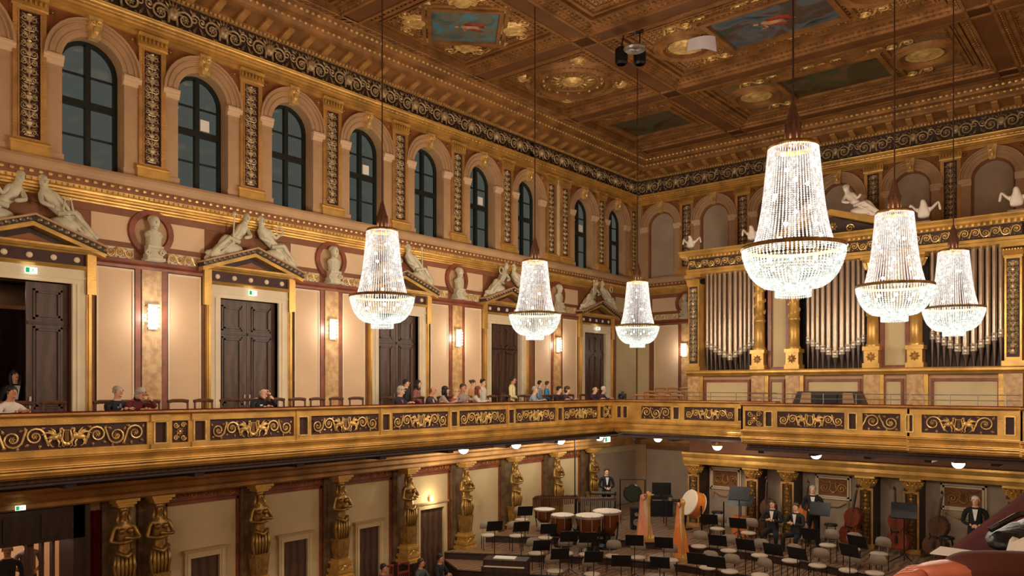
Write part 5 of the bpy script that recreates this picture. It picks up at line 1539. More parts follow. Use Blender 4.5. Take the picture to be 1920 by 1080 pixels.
    for l in L:
        k = len(N); N += l; E_ += [(0, k)]+[(k+i, k+i+1) for i in range(len(l)-1)]
    def ex(b):
        b.cur = 0
        hx, hy, hz = head
        b.ball((hx, hy-.1, hz-.01), (.014, .022, .022), 5, 4)                        # nose
        for sg in (-1, 1): b.ball((hx+sg*.088, hy+.01, hz), (.012, .02, .03), 5, 4)  # ears
        b.ball((hx, hy-.055, hz-.075), (.04, .035, .03), 6, 4)                       # chin
        for h_ in hd: hand(b, *h_)
    me = skin_mesh('body_'+pose, N, E_, [SKIN[0], EYE, EYE], 1, 0, ex, mf)
    BODY[key] = (me, head)
    return BODY[key]
def hair_mesh(kind):
    b = MB(); b.smooth = True
    if kind == 'short':
        b.lathe([(0,.115),(.05,.108),(.085,.08),(.1,.035),(.102,.0),(.095,-.03)], (0,.012,0), 14, 'z', PI*-.08, PI*1.08)
        b.ball((0,.025,.05), (.095,.092,.07), 10, 6)
    elif kind == 'long':
        b.ball((0,.02,.045), (.1,.1,.08), 10, 6); b.ball((0,.06,-.06), (.095,.06,.15), 10, 6)
        for sg in (-1,1): b.tube([(sg*.085,-.01,.05),(sg*.1,.0,-.05),(sg*.085,-.01,-.18),(sg*.07,-.02,-.24)], [.03,.035,.04,.015], 6)
    elif kind == 'bob':
        b.ball((0,.02,.045), (.105,.105,.085), 10, 6); b.ball((0,.05,-.03), (.11,.08,.1), 10, 6)
    elif kind == 'bun':
        b.ball((0,.02,.045), (.1,.1,.08), 10, 6); b.ball((0,.11,.07), (.045,.045,.045), 8, 5)
    else:  # fringe of a bald man
        b.lathe([(.088,-.05),(.1,-.02),(.1,.02),(.09,.04)], (0,.012,0), 14, 'z', PI*-.05, PI*1.05)
    return b.mesh('hair_'+kind, EYE)
HAIRM = {}
bb = MB()
for sg in (-1,1): bb.ball((sg*.034,-.086,.02), (.013,.008,.008), 5, 4)
M_EYES = bb.mesh('eyes', EYE)
bb = MB(); bb.ball((0,-.092,-.045), (.024,.008,.007), 6, 4); M_MOUTH = bb.mesh('mouth', LIP)
bb = MB(); bb.plate([(-.06,.14),(.06,.14),(.015,-.14),(-.015,-.14)], -.006, .006); M_SHIRT = bb.mesh('shirt_front', PAPER)
bb = MB(); bb.plate([(-.02,.1),(.02,.1),(.03,-.1),(0,-.15),(-.03,-.1)], -.01, .0); M_TIE = bb.mesh('tie', EYE)
HC = {'black': rgb(30,24,22), 'brown': rgb(74,50,34), 'grey': rgb(176,166,152), 'blond': rgb(190,154,104), 'red': rgb(120,66,44), 'white': rgb(216,208,196)}
HMAT = {k: mat('hair_'+k, v, .6, var=.15, vscale=40) for k, v in HC.items()}
def setm(o, i, m):
    o.material_slots[i].link = 'OBJECT'; o.material_slots[i].material = m
def person(loc, rz, pose, lab, top, legs=(34,32,38), hair='short', hc='brown', skin=0, group=None, shirt=None, tie=None, slim=1.0, s=1.0):
    me, head = body(pose, slim)
    t = empty('person', loc, rz, lab, 'person', group)
    t.scale = (s, s, s)
    o = place('body', me, t)
    setm(o, 0, SKIN[skin]); setm(o, 1, cloth(*top)); setm(o, 2, cloth(*legs))
    if hair:
        if hair not in HAIRM: HAIRM[hair] = hair_mesh(hair)
        h = place('hair', HAIRM[hair], t, head); setm(h, 0, HMAT[hc])
    place('eyes', M_EYES, t, head); place('mouth', M_MOUTH, t, head)
    if shirt:
        dy, zc = {'stand': (-.135, 1.32), 'folded': (-.14, 1.33), 'lean': (-.245, 1.02), 'chin': (-.225, 1.02), 'play': (-.185, 1.0)}[pose]
        h = place('shirt_front', M_SHIRT, t, (0, dy, zc)); setm(h, 0, cloth(*shirt))
        if pose in ('lean', 'chin'): h.rotation_euler = (-.3, 0, 0)
        if tie: k = place('tie', M_TIE, t, (0, dy-.01, zc)); setm(k, 0, cloth(*tie))
    return t
RZ = PI/2
AUD = 'audience members in the gallery'
def aud(x, pose, lab, top, X=-15.72, turn=0.0, **k):
    off = .2 if pose in ('lean', 'chin') else .03
    Y = at_x(x, X+off)
    return person((X, Y, GF), RZ+turn, pose, lab, top, group=AUD, **k)
aud(14, 'lean', 'person in white shirt leaning on the gallery rail at the left edge', (226,216,206), hair='short', hc='black', skin=1, turn=.35)
person((WL-.45, at_x(27, WL-.45), GF), RZ, 'folded', 'usher with long dark hair and dark suit in the open doorway', (24,24,30), (24,24,30), 'long', 'black', 0, shirt=(220,220,225), slim=.9)
aud(216, 'lean', 'grey-haired person in navy suit and purple tie at the rail', (24,28,38), hair='short', hc='grey', shirt=(190,196,214), tie=(120,96,140), turn=.3, slim=1.1)
aud(252, 'chin', 'grey-haired person in dark red top beside the navy suit', (92,28,30), hair='bob', hc='grey', skin=1, turn=.3)
aud(486, 'chin', 'balding person in dark suit resting head on hand', (28,26,34), hair='fringe', hc='grey', shirt=(200,205,225), turn=.2)
aud(749, 'lean', 'grey-haired person in dark jacket and pink scarf at the rail', (36,34,48), hair='bob', hc='grey', shirt=(180,60,110), turn=.4)
aud(762, 'stand', 'standing person with dark hair and dark coat behind the grey-haired lady', (40,46,44), X=-16.5, hair='short', hc='black', turn=.4, s=.93)
aud(783, 'folded', 'standing person with dark hair in pink top behind the rail', (150,92,96), X=-16.4, hair='long', hc='black', turn=.5, slim=.9, s=.92)
aud(807, 'lean', 'balding person in dark brown jacket leaning over the rail', (62,42,40), hair='fringe', hc='red', shirt=(214,206,196), skin=1, turn=.5)
aud(831, 'lean', 'person with long dark hair and grey top looking right', (164,150,140), hair='long', hc='black', turn=.9, slim=.9)
aud(853, 'lean', 'person in striped red top bent over the rail', (150,78,76), hair='bob', hc='blond', turn=.3, s=.95)
aud(870, 'lean', 'person with dark hair and grey jumper at the rail', (140,128,122), hair='short', hc='brown', skin=1, turn=-.2, s=1.05)
aud(886, 'folded', 'person with tied-up dark hair in tan top, standing', (196,140,96), X=-16.3, hair='bun', hc='brown', turn=.4, slim=.9, s=.93)
aud(893, 'lean', 'person with long red-brown hair and pale blouse at the rail', (206,194,180), X=-15.75, hair='long', hc='red', turn=.7, slim=.9)
aud(906, 'stand', 'standing person in pale striped shirt with dark hair', (206,198,186), X=-16.2, hair='short', hc='black', turn=.3, s=.95)
aud(961, 'folded', 'standing person in pale yellow shirt before the dark door', (236,226,170), X=-16.6, hair='short', hc='black', skin=1, turn=.5)
aud(1001, 'lean', 'person in light blue shirt, left of the blue-shirted pair', (150,166,180), hair='short', hc='grey', turn=.5)
aud(1012, 'folded', 'person with dark hair in grey-blue shirt and orange scarf', (120,140,160), X=-16.5, hair='short', hc='black', shirt=(200,110,40), turn=.5, s=.93)
aud(1026, 'folded', 'person in bright blue top in the far gallery', (60,140,180), X=-16.4, hair='short', hc='brown', turn=.6, s=.92)
aud(1047, 'lean', 'dark-haired person in black, left of the far seated pair', (30,26,32), hair='short', hc='black', turn=.3)
aud(1062, 'lean', 'person in dark top with pale green sleeves in the far gallery', (70,56,84), hair='bob', hc='brown', turn=.4)
aud(1115, 'lean', 'bald person in purple-black jacket near the gallery corner', (58,32,60), hair='fringe', hc='grey', turn=.2)
aud(1131, 'lean', 'white-haired person in purple-black jacket near the gallery corner', (66,40,66), hair='short', hc='white', turn=.3)

# ------------------------------------------------------------------ gallery chairs
SEATBK = mat('grey_chair_back', rgb(136, 122, 108), .7)
def chair_meshes(seat_m, frame_m, style):
    if style == 'wood':
        s_ = MB().box(-.22, .22, -.22, .22, .42, .48).mesh('seat', seat_m)
        b = MB(); b.tube([(-.22,.22,1.13),(-.1,.25,1.15),(.1,.25,1.15),(.22,.22,1.13)], .04, 6); b.box(-.19,.19,.2,.23,.86,.92)
        for x in (-.12,-.04,.04,.12): b.box(x-.015,x+.015,.205,.225,.5,.88)
        for x in (-.2,.2): b.tube([(x,.2,.45),(x,.22,1.14)], .024, 5)
        bk = b.mesh('backrest', frame_m)
        lg = MB().tube([(0,0,0),(0,0,.44)], [.016,.022], 5).mesh('leg', frame_m)
        pos = [(-.19,-.19),(.19,-.19),(-.19,.19),(.19,.19)]
    else:
        b = MB(); b.smooth = True; b.lathe([(0,.42),(.19,.42),(.225,.44),(.225,.465),(.19,.485),(0,.49)], (0,0,0), 18); s_ = b.mesh('seat', seat_m)
        b = MB(); b.smooth = True
        o_ = [(-.21,.62),(-.22,.74),(-.18,.84),(-.09,.875),(.09,.875),(.18,.84),(.22,.74),(.21,.62)]
        b.plate(o_, .2, .235); b.smooth = False
        b.tube([(-.12,.2,.44),(-.12,.235,.66)], .012, 5); b.tube([(.12,.2,.44),(.12,.235,.66)], .012, 5)
        bk = b.mesh('backrest', SEATBK)
        lg = MB().tube([(0,0,0),(0,0,.43)], .012, 5).mesh('leg', frame_m)
        pos = [(-.17,-.15),(.17,-.15),(-.17,.16),(.17,.16)]
    return s_, bk, lg, pos
def chair(name, M, loc, rz, lab, cat='chair', group=None):
    t = empty(name, loc, rz, lab, cat, group)
    place('seat', M[0], t); place('backrest', M[1], t)
    for x, y in M[3]: place('leg', M[2], t, (x, y, 0))
    return t
ORD = ['first', 'second', 'third', 'fourth', 'fifth', 'sixth', 'seventh', 'eighth', 'ninth', 'tenth', 'eleventh', 'twelfth', 'thirteenth', 'fourteenth', 'fifteenth', 'sixteenth', 'seventeenth', 'eighteenth', 'nineteenth']
ORD = [w+' from the left' for w in ORD]
for k in range(13): ORD.append(('last', 'second from last', 'third from last', 'fourth from last', 'fifth from last', 'sixth from last', 'seventh from last', 'eighth from last', 'ninth from last', 'tenth from last', 'eleventh from last', 'twelfth from last', 'thirteenth from last')[12-k])
GC = chair_meshes(SEATR, CHAIRW, 'wood')
occ = [o.location.y for o in bpy.data.objects if o.name.startswith('person') and o.get('group') == AUD and o.location.x > -16]
for k in range(32):
    y = 4.55+.6*k
    near = [q for q in occ if abs(q-y) < .34]
    chair('gallery_chair', GC, (-15.78 if near else -15.95, near[0] if near else y, GF), RZ+random.uniform(-.12, .12), 'brown wooden gallery chair, %s in the balcony row' % ORD[k], 'chair', 'wooden chairs along the window gallery')
GC2 = chair_meshes(SEATR, mat('light_chair_wood', rgb(176, 118, 66), .45, var=.15, vscale=8), 'wood')
for r in range(3):
    for k in range(4):
        x = -14.5+.52*k
        chair('choir_chair', GC2, (x, 24.6+.8*r, GF+.12*r), PI+.1, 'light wooden chair left of the organ, %s of the %s row' % (('leftmost', 'second', 'third', 'rightmost')[k], ('front', 'middle', 'back')[r]), 'chair', 'light wooden chairs left of the organ')
b = MB()
b.box(-14.85, -12.75, 25.2, 26.0, GF, GF+.12); b.box(-14.85, -12.75, 26.0, 26.8, GF, GF+.24)
b.build('floor_choir_steps', FLOORW); tag(bpy.data.objects['floor_choir_steps'], 'wooden steps under the light chairs beside the organ', 'floor', kind='structure')
# camera on a tripod in the gallery corner
t = empty('video_camera', (at_x(1187, -15.6)*0-15.1, 24.3, GF), .4, 'dark video camera on a tripod in the gallery corner', 'camera')
for k in range(3):
    a = 2*PI*k/3+.3; MB().tube([(.4*math.cos(a), .4*math.sin(a), 0), (0, 0, .95)], .02, 5).build('leg', BLKMET, t)
b = MB(); b.box(-.12, .12, -.25, .2, 1.0, 1.2); b.lathe([(.06, -.25), (.08, -.38)], (0, 0, 1.1), 12, 'y'); b.build('camera_body', BLKMET, t)
b = MB(); b.box(-.04, .04, -.1, .1, 1.2, 1.28); b.tube([(0, .1, 1.0), (.1, .45, .85)], .012, 5); b.build('handle', BLKMET, t)

# ------------------------------------------------------------------ stage furniture
def tierz(X, Y):
    def ey(E_):
        for (xa, ya), (xb, yb) in zip(E_[:-1], E_[1:]):
            if xa <= X <= xb: return ya+(yb-ya)*(X-xa)/(xb-xa)
        return 99
    return 2.65 if Y > ey(EA) else (2.42 if Y > ey(EBE) else (2.2 if Y > ey(EC) else 1.95))
SCH = chair_meshes(SEATG, BLKMET, 'stage')
def face(X, Y): return math.atan2(-8.0-X, Y-13.0)*1.0
def face_rz(X, Y):
    """local -y towards the conductor at (-7.75, 13)"""
    dx, dy = -7.75-X, 13.0-Y
    return math.atan2(dy, dx)+PI/2
SEATPX = {2.65: [(978,974),(1403,999),(1552,1022),(1597,1029),(1345,991),(1648,1038)],
          2.42: [(915,1003),(968,1004),(1366,1032),(1424,1041),(1482,1051),(1533,1060),(1590,1069),(1022,1008),(1310,1024),(1640,1074)],
          2.2: [(1005,1037),(1061,1037),(1100,1039),(1149,1042),(1196,1045),(1257,1050),(1327,1064),(1368,1071),(1425,1078)],
          1.95: [(1110,1076),(1168,1084),(1251,1088),(1040,1070)]}
CHP = []
for z, L in SEATPX.items():
    rn = {2.65: 'top', 2.42: 'middle', 2.2: 'lower', 1.95: 'front'}[z]
    L = sorted(L)
    for i, (x, y) in enumerate(L):
        X, Y = at_z(x, y, z+.46)
        wd = ['leftmost', 'second from left', 'third from left', 'fourth from left', 'fifth from left', 'sixth from left', 'seventh from left', 'eighth from left', 'ninth from left', 'tenth from left'][i]
        CHP.append((X, Y, z, wd))
        chair('orchestra_chair', SCH, (X, Y, z), face_rz(X, Y)+random.uniform(-.25, .25), 'grey padded orchestra chair, %s on the %s tier of the stage' % (wd, rn), 'chair', 'grey orchestra chairs on the stage')
# music stands
bb = MB(); bb.smooth = False
bb.add([(-.26,-.0,1.0),(.26,0,1.0),(.26,.14,1.32),(-.26,.14,1.32),(-.26,.02,1.0),(.26,.02,1.0),(.26,.16,1.32),(-.26,.16,1.32)], [(0,1,2,3),(7,6,5,4),(0,4,5,1),(1,5,6,2),(2,6,7,3),(3,7,4,0)])
bb.box(-.26,.26,-.05,.02,.985,1.0); M_DESK = bb.mesh('desk', BLKMET)
M_POLE = MB().tube([(0,.06,.05),(0,.06,1.1)], .013, 6).mesh('pole', BLKMET)
bb = MB(); bb.tube([(0,0,.2),(0,-.28,.01)], .011, 5); M_SLEG = bb.mesh('leg', BLKMET)
M_SHEET = MB()
M_SHEET.add([(-.2,-.012,1.02),(.2,-.012,1.02),(.2,.115,1.3),(-.2,.115,1.3)], [(0,1,2,3)]); M_SHEET = M_SHEET.mesh('sheet_music', PAPER)
def stand(X, Y, z, rz, lab, sheet=False, s=1.0):
    t = empty('music_stand', (X, Y, z), rz, lab, 'music stand', 'black music stands on the stage')
    t.scale = (s, s, s)
    place('desk', M_DESK, t); place('pole', M_POLE, t)
    for k in range(3): place('leg', M_SLEG, t, (0, .06, 0), 2*PI*k/3+.5)
    if sheet: place('sheet_music', M_SHEET, t)
SW = {2.65: 'top', 2.42: 'middle', 2.2: 'lower', 1.95: 'front'}
cnt = {}
for i, (X, Y, z, wd) in enumerate(CHP):
    r = face_rz(X, Y)
    dx, dy = math.sin(r), -math.cos(r)
    if i % 5 == 4: continue
    X2, Y2 = X+.78*dx+.12*dy, Y+.78*dy
    z2 = tierz(X2, Y2)
    k = (z2); cnt[k] = cnt.get(k, 0)+1
    stand(X2, Y2, z2, r+PI, 'black music stand before the %s orchestra chair of the %s tier' % (CHP[i][3], SW[z]), i % 3 == 0, .95)
# timpani
bb = MB(); bb.smooth = True; bb.lathe([(.1,.28),(.2,.34),(.33,.5),(.37,.68),(.37,.78)], (0,0,0), 24); M_KET = bb.mesh('kettle', COPPER)
bb = MB(); bb.lathe([(0,.835),(.34,.832),(.385,.82),(.39,.8)], (0,0,0), 28); M_HEAD = bb.mesh('drum_head', DRUMH)
bb = MB(); bb.lathe([(.365,.76),(.4,.76),(.4,.81),(.365,.81)], (0,0,0), 28)
for k in range(8):
    a = 2*PI*k/8; bb.tube([(.4*math.cos(a),.4*math.sin(a),.5),(.4*math.cos(a),.4*math.sin(a),.83)], .012, 4)
M_HOOP = bb.mesh('hoop', CHROME)
bb = MB(); bb.lathe([(.3,0),(.3,.05),(.12,.1),(.1,.28)], (0,0,0), 14)
for k in range(3):
    a = 2*PI*k/3; bb.tube([(.28*math.cos(a),.28*math.sin(a),.04),(.37*math.cos(a),.37*math.sin(a),.6)], .02, 5)
M_TBASE = bb.mesh('base', BLKMET)
for (x, y, s, lab) in ((1105,967,1.1,'largest front timpani drum with white skin'), (1055,966,.95,'timpani drum with white skin at the left of the front pair'), (1138,959,1.15,'timpani drum with white skin at the back right'), (1021,955,.9,'leftmost timpani drum covered with a dark cloth')):
    X, Y = at_z(x, y, 2.65+.8*s)
    t = empty('timpani', (X, Y, tierz(X, Y)), 0, lab, 'drum', 'timpani on the top tier'); t.scale = (s, s, (2.65+.8*s-tierz(X, Y))/.8)
    place('kettle', M_KET, t); place('drum_head', M_HEAD, t); place('hoop', M_HOOP, t); place('base', M_TBASE, t)
    if x == 1021:
        b = MB(); b.lathe([(0,.825),(.22,.825),(.24,.815)], (-.05,.05,0), 16); b.build('cloth_cover', BLKMET, t)
# marimba and vibraphone
def mallet(px0, px1, ypx, H, Z, bar_m, tube_m, lab, name, tubes):
    (xa, ya), (xb, yb) = at_z(px0, ypx, Z+H), at_z(px1, ypx, Z+H)
    L = math.hypot(xb-xa, yb-ya); rz = math.atan2(yb-ya, xb-xa)
    t = empty(name, ((xa+xb)/2, (ya+yb)/2, Z), rz, lab, name)
    n = max(12, int(L/.07))
    me = MB().box(-.024, .024, -.3, .05, H-.03, H).mesh('tone_bar', bar_m)
    for k in range(n): place('tone_bar', me, t, (-L/2+L*(k+.5)/n, 0, 0), 0, (1, 1-.4*k/n, 1))
    b = MB(); b.box(-L/2-.05, L/2+.05, -.34, -.3, H-.1, H-.03); b.box(-L/2-.05, L/2+.05, .08, .12, H-.1, H-.03); b.box(-L/2-.08, -L/2-.03, -.34, .12, H-.14, H); b.box(L/2+.03, L/2+.08, -.3, .1, H-.14, H); b.build('frame', ROSEW, t)
    for sx in (-1, 1):
        for yy in (-.28, .08): MB().tube([(sx*(L/2+.04), yy, 0), (sx*(L/2+.04), yy, H-.05)], .02, 5).build('leg', BLKMET, t)
    MB().tube([(-L/2, -.1, .25), (L/2, -.1, .25)], .02, 5).build('stretcher', BLKMET, t)
    b = MB()
    for k in range(n):
        x = -L/2+L*(k+.5)/n; b.lathe([(.024, H-.12-tubes*(1-.55*k/n)), (.024, H-.06)], (x, -.36, 0), 6)
    o = b.build('resonator_tubes', tube_m, t); o['kind'] = 'stuff'
mallet(993, 1078, 928, .92, 2.65, ROSEW, ROSEW, 'long dark wooden marimba behind the timpani', 'marimba', .3)
mallet(1087, 1150, 932, .88, 2.65, CHROME, CHROME, 'silver vibraphone with resonator tubes behind the timpani', 'vibraphone', .36)
# glockenspiel / table with small percussion
X, Y = at_z(1130, 921, 3.65)
t = empty('percussion_table', (X, Y, 2.65), .6, 'small table with silver percussion before the standing man', 'table')
b = MB(); b.box(-.5, .5, -.25, .25, .9, .95); b.build('table_top', BLKMET, t)
for sx in (-1, 1):
    for sy in (-1, 1): MB().tube([(sx*.45, sy*.2, 0), (sx*.45, sy*.2, .9)], .018, 5).build('leg', BLKMET, t)
b = MB()
for k in range(12): b.box(-.4+.07*k, -.35+.07*k, -.2, .1, .95, .985)
b.build('chime_bars', CHROME, t)
# tam-tam
X, Y = at_z(1186, 925, 2.65+.95); Y = min(Y, 27.0)
t = empty('tam_tam', (X, Y, 2.65), .6, 'dark tam-tam gong in a frame at the back of the stage', 'gong')
b = MB(); b.lathe([(0,-.02),(.3,-.02),(.34,.03)], (0,0,.95), 24, 'y'); b.build('gong', mat('dark_green_bronze', rgb(44, 52, 40), .4, .5), t)
b = MB(); b.tube([(-.45,0,0),(-.45,0,1.45),(.45,0,1.45),(.45,0,0)], .025, 6); b.tube([(-.45,-.25,.02),(-.45,.25,.02)], .02, 5); b.tube([(.45,-.25,.02),(.45,.25,.02)], .02, 5); b.build('gong_frame', BLKMET, t)
b = MB(); b.lathe([(0,.03),(.04,.03),(.22,0)], (.55,-.25,.95), 20); b.tube([(.55,-.25,.0),(.55,-.25,.95)], .012, 5); b.build('cymbal', GOLDB, t)
# low black cases before the timpani
for x, lab in ((1048, 'low black percussion case under the left timpani'), (1092, 'low black percussion case under the largest timpani'), (1134, 'low black percussion case under the back right timpani')):
    X, Y = at_z(x, 1004, 2.65)
    t = empty('percussion_case', (X, Y, tierz(X, Y)), .75, lab, 'case', 'low black percussion cases')
    MB().box(-.3, .3, -.16, .16, 0, .24).build('case_body', BLKMET, t)
    MB().box(-.31, .31, -.17, .17, .14, .16).build('edge_band', CHROME, t)
    for sx in (-.18, .18): MB().box(sx-.03, sx+.03, -.18, -.16, .1, .19).build('latch', CHROME, t)
X, Y = at_z(1268, 938, 3.5)
t = empty('percussion_table', (X, Y, 2.65), .75, 'dark table with small silver instruments left of the bass drum', 'table')
MB().box(-.45, .45, -.22, .22, .82, .86).build('table_top', BLKMET, t)
for sx in (-1, 1):
    for sy in (-1, 1): MB().tube([(sx*.4, sy*.18, 0), (sx*.4, sy*.18, .82)], .018, 5).build('leg', BLKMET, t)
b = MB(); b.lathe([(0,.86),(.09,.86),(.09,.94),(0,.94)], (-.2,0,0), 14); b.lathe([(0,.87),(.12,.87),(.14,.89)], (.18,.02,0), 16); b.tube([(0,-.15,.87),(.1,.12,.87)], .01, 5); b.build('small_percussion', CHROME, t)
# black flight case with screen
X, Y = at_z(1240, 932, 2.65+.7)
t = empty('equipment_case', (min(X,-13.2), min(Y, 26.5), 2.65), .6, 'black equipment case with screen at the back of the stage', 'case')
b = MB(); b.box(-.4,.4,-.25,.25,.0,.75); b.build('case_body', BLKMET, t); b = MB(); b.box(-.35,.35,-.1,-.05,.8,1.25); b.box(-.05,.05,-.05,.05,.75,.85); b.build('screen', BLKMET, t); MB().box(-.35,.35,-.26,-.25,.6,.64).build('label_strip', CHROME, t)
# small black loudspeaker with purple top
X, Y = at_z(1192, 1000, 2.5)
t = empty('loudspeaker', (X, Y, tierz(X, Y)), .7, 'small black loudspeaker standing left of the first harp', 'loudspeaker')
MB().box(-.17,.17,-.17,.17,0,.72).build('cabinet', BLKMET, t); b = MB(); b.lathe([(0,-.175),(.11,-.185),(.12,-.17)], (0,0,.25), 16, 'y'); b.lathe([(0,-.175),(.06,-.18),(.07,-.17)], (0,0,.52), 14, 'y'); b.build('driver', CHROME, t)
# harps
def harp(px, py, lab, wood, h=1.75, rz=.6):
    X, Y = at_z(px, py, 2.42)
    z = tierz(X, Y)
    t = empty('harp', (X, Y, z), rz, lab, 'harp', 'concert harps on the stage')
    b = MB()
    vs_ = []
    for (z_, w_, y0, y1) in ((.12, .26, -.12, .22), (h*.5, .15, .02, .26), (h*.88, .06, .22, .34)):
        vs_ += [(-w_, y0, z_), (w_, y0, z_), (w_*.8, y1, z_), (-w_*.8, y1, z_)]
    fs_ = [(0,3,2,1), (8,9,10,11)]
    for k in range(2):
        for j in range(4): fs_.append((k*4+j, k*4+(j+1) % 4, (k+1)*4+(j+1) % 4, (k+1)*4+j))
    b.add(vs_, fs_); b.build('soundbox', wood, t)
    b = MB(); b.smooth = True; b.lathe([(.07,.1),(.05,.18),(.038,.3),(.036,h-.2),(.05,h-.12),(.07,h-.04),(.06,h),(.03,h+.05)], (0,-.62,0), 12); b.build('column', GOLD, t)
    b = MB(); b.smooth = True; b.tube([(0,-.62,h-.06),(0,-.45,h+.02),(0,-.2,h-.2),(0,.05,h-.28),(0,.28,h*.88)], [.05,.05,.04,.04,.05], 8); b.build('neck', wood, t)
    b = MB(); b.box(-.24,.24,-.72,.24,0,.12); b.build('base', GOLD, t)
    b = MB()
    for k in range(22):
        f = k/21.0; y_ = -.5+.72*f
        zt = h-.04-.22*f if f < .7 else h-.2-.1*f
        zb_ = .14+(h*.72)*f
        if zt > zb_+.05: b.tube([(0,y_,zb_),(0,y_,zt)], .003, 3, False)
    o = b.build('strings', CREAM, t); o['kind'] = 'stuff'
harp(1208, 1022, 'light maple harp standing left of the golden harp', mat('pale_pink_maple', rgb(214, 140, 108), .4, var=.1, vscale=8), 1.5, .78)
harp(1275, 1044, 'golden orange concert harp in the middle of the stage', ORANGEW, 1.75, .62)
# bass drum on stand
X, Y = at_y(1300, 23.7), 23.7
t = empty('bass_drum', (X, Y, tierz(X, Y)), 1.05, 'tilted bass drum with white skin and orange shell', 'drum')
b = MB(); b.smooth = False; b.lathe([(.43,-.2),(.43,.2)], (0,0,0), 28, 'x'); 
M_ = Matrix.Translation((0,0,.95)) @ Matrix.Rotation(.35, 4, 'Y'); b.xform(M_); b.build('shell', ORANGEW, t)
b = MB(); b.lathe([(0,-.205),(.42,-.205),(.44,-.19),(.44,-.16)], (0,0,0), 28, 'x'); b.lathe([(.44,.16),(.44,.2),(.42,.205),(0,.205)], (0,0,0), 28, 'x'); b.xform(M_); b.build('drum_skin', DRUMH, t)
for sy in (-1,1): MB().tube([(0,sy*.5,0),(0,sy*.46,.95)], .025, 5).build('stand_leg', BLKMET, t)
MB().tube([(-.3,-.5,.02),(.3,-.5,.02)], .02, 5).build('foot', BLKMET, t); MB().tube([(-.3,.5,.02),(.3,.5,.02)], .02, 5).build('foot', BLKMET, t)
# stools
bb = MB(); bb.lathe([(0,.78),(.18,.78),(.19,.74),(.17,.72)], (0,0,0), 16); M_SS = bb.mesh('seat', BLKMET)
bb = MB(); bb.tube([(.11,.11,.73),(.2,.2,0)], .014, 5); M_SL = bb.mesh('leg', BLKMET)
bb = MB(); bb.lathe([(.17,.28),(.18,.29),(.17,.3),(.16,.29),(.17,.28)], (0,0,0), 16); M_SR = bb.mesh('foot_ring', BLKMET)
for x, y, lab in ((1345,942,'tall black stool right of the bass drum'), (1558,971,'tall black stool left of the red double bass'), (1776,992,'tall black stool in front of the rightmost relief panel')):
    X, Y = at_z(x, y, 2.65+.78)
    Y = min(Y, 23.75)
    X = at_y(x, Y)
    t = empty('bar_stool', (X, Y, 2.65), .3, lab, 'stool', 'tall black stools'); place('seat', M_SS, t); place('foot_ring', M_SR, t)
    for k in range(4): place('leg', M_SL, t, None, PI/2*k)
# wooden lectern crate with black desk
X = at_y(1392, 24.2)
t = empty('bass_desk', (X, 24.2, 2.65), .25, 'large black desk on an orange wooden box by the pilaster', 'desk')
b = MB(); b.box(-.3,.2,-.2,.25,0,.62); b.box(-.32,.22,-.22,-.2,.3,.34); b.build('wooden_box', ORANGEW, t)
b = MB(); b.add([(-.45,-.1,.98),(.3,-.1,.98),(.36,.15,1.3),(-.52,.15,1.3),(-.45,-.08,.98),(.3,-.08,.98),(.36,.17,1.3),(-.52,.17,1.3)], [(0,1,2,3),(7,6,5,4),(0,4,5,1),(1,5,6,2),(2,6,7,3),(3,7,4,0)]); b.tube([(-.05,0,.6),(-.05,0,1.0)], .02, 5); b.build('desk_board', BLKMET, t)
# double basses
def bass_meshes(m):
    half = [(0,0),(.2,.01),(.31,.1),(.34,.25),(.3,.42),(.2,.52),(.19,.6),(.24,.7),(.27,.82),(.24,.95),(.14,1.06),(.05,1.12),(0,1.13)]
    o_ = half+[(-x, z) for x, z in half[-2:0:-1]]
    b = MB(); b.plate(o_, -.1, .1); bo = b.mesh('body', m)
    b = MB(); b.plate([(x*.93, .04+z*.93) for x, z in o_], -.13, -.1)
    top = b.mesh('front_plate', m)
    b = MB(); b.box(-.025,.025,-.15,-.1,.95,1.62); b.tube([(0,-.12,1.62),(0,-.1,1.74),(0,-.16,1.8),(0,-.2,1.74)], [.03,.03,.03,.02], 6); nk = b.mesh('neck', ROSEW)
    b = MB(); b.box(-.09,.09,-.2,-.13,.5,.54); b.plate([(-.04,.2),(.04,.2),(.025,.42),(-.025,.42)], -.16, -.13)
    for sg in (-1,1): b.tube([(sg*.15,-.135,.42),(sg*.13,-.135,.5),(sg*.16,-.135,.6)], .012, 4)
    br = b.mesh('bridge', BLKMET)
    b = MB()
    for k in range(4): b.tube([(-.03+.02*k,-.15,.42),(-.03+.02*k,-.2,.54),(-.015+.01*k,-.155,1.65)], .004, 3, False)
    return bo, top, nk, br, b.mesh('strings', CHROME), MB().tube([(0,0,-.14),(0,0,.02)], .01, 5).mesh('endpin', CHROME)
BM1, BM2, BM3 = bass_meshes(BASSW), bass_meshes(BASSD), bass_meshes(ORANGEW)
for x, Y, M, lab, tilt in ((1440, 24.35, BM2, 'dark brown double bass behind the left seated musician', -.06), (1508, 24.3, BM3, 'orange double bass behind the right seated musician', .05), (1592, 24.3, BM1, 'red-brown double bass left of a gilt pilaster', .12), (1686, 24.3, BM1, 'red-brown double bass half hidden by a black music desk', -.1), (1752, 24.2, BM2, 'dark double bass leaning right of the last pilaster', .1)):
    X = at_y(x, Y)
    t = empty('double_bass', (X, Y, 2.65+.14), 0, lab, 'double bass', 'double basses along the stage wall')
    t.rotation_euler = (-.12, tilt, -.25)
    for nm, me in zip(('body', 'front_plate', 'neck', 'bridge', 'strings', 'endpin'), M): place(nm, me, t)
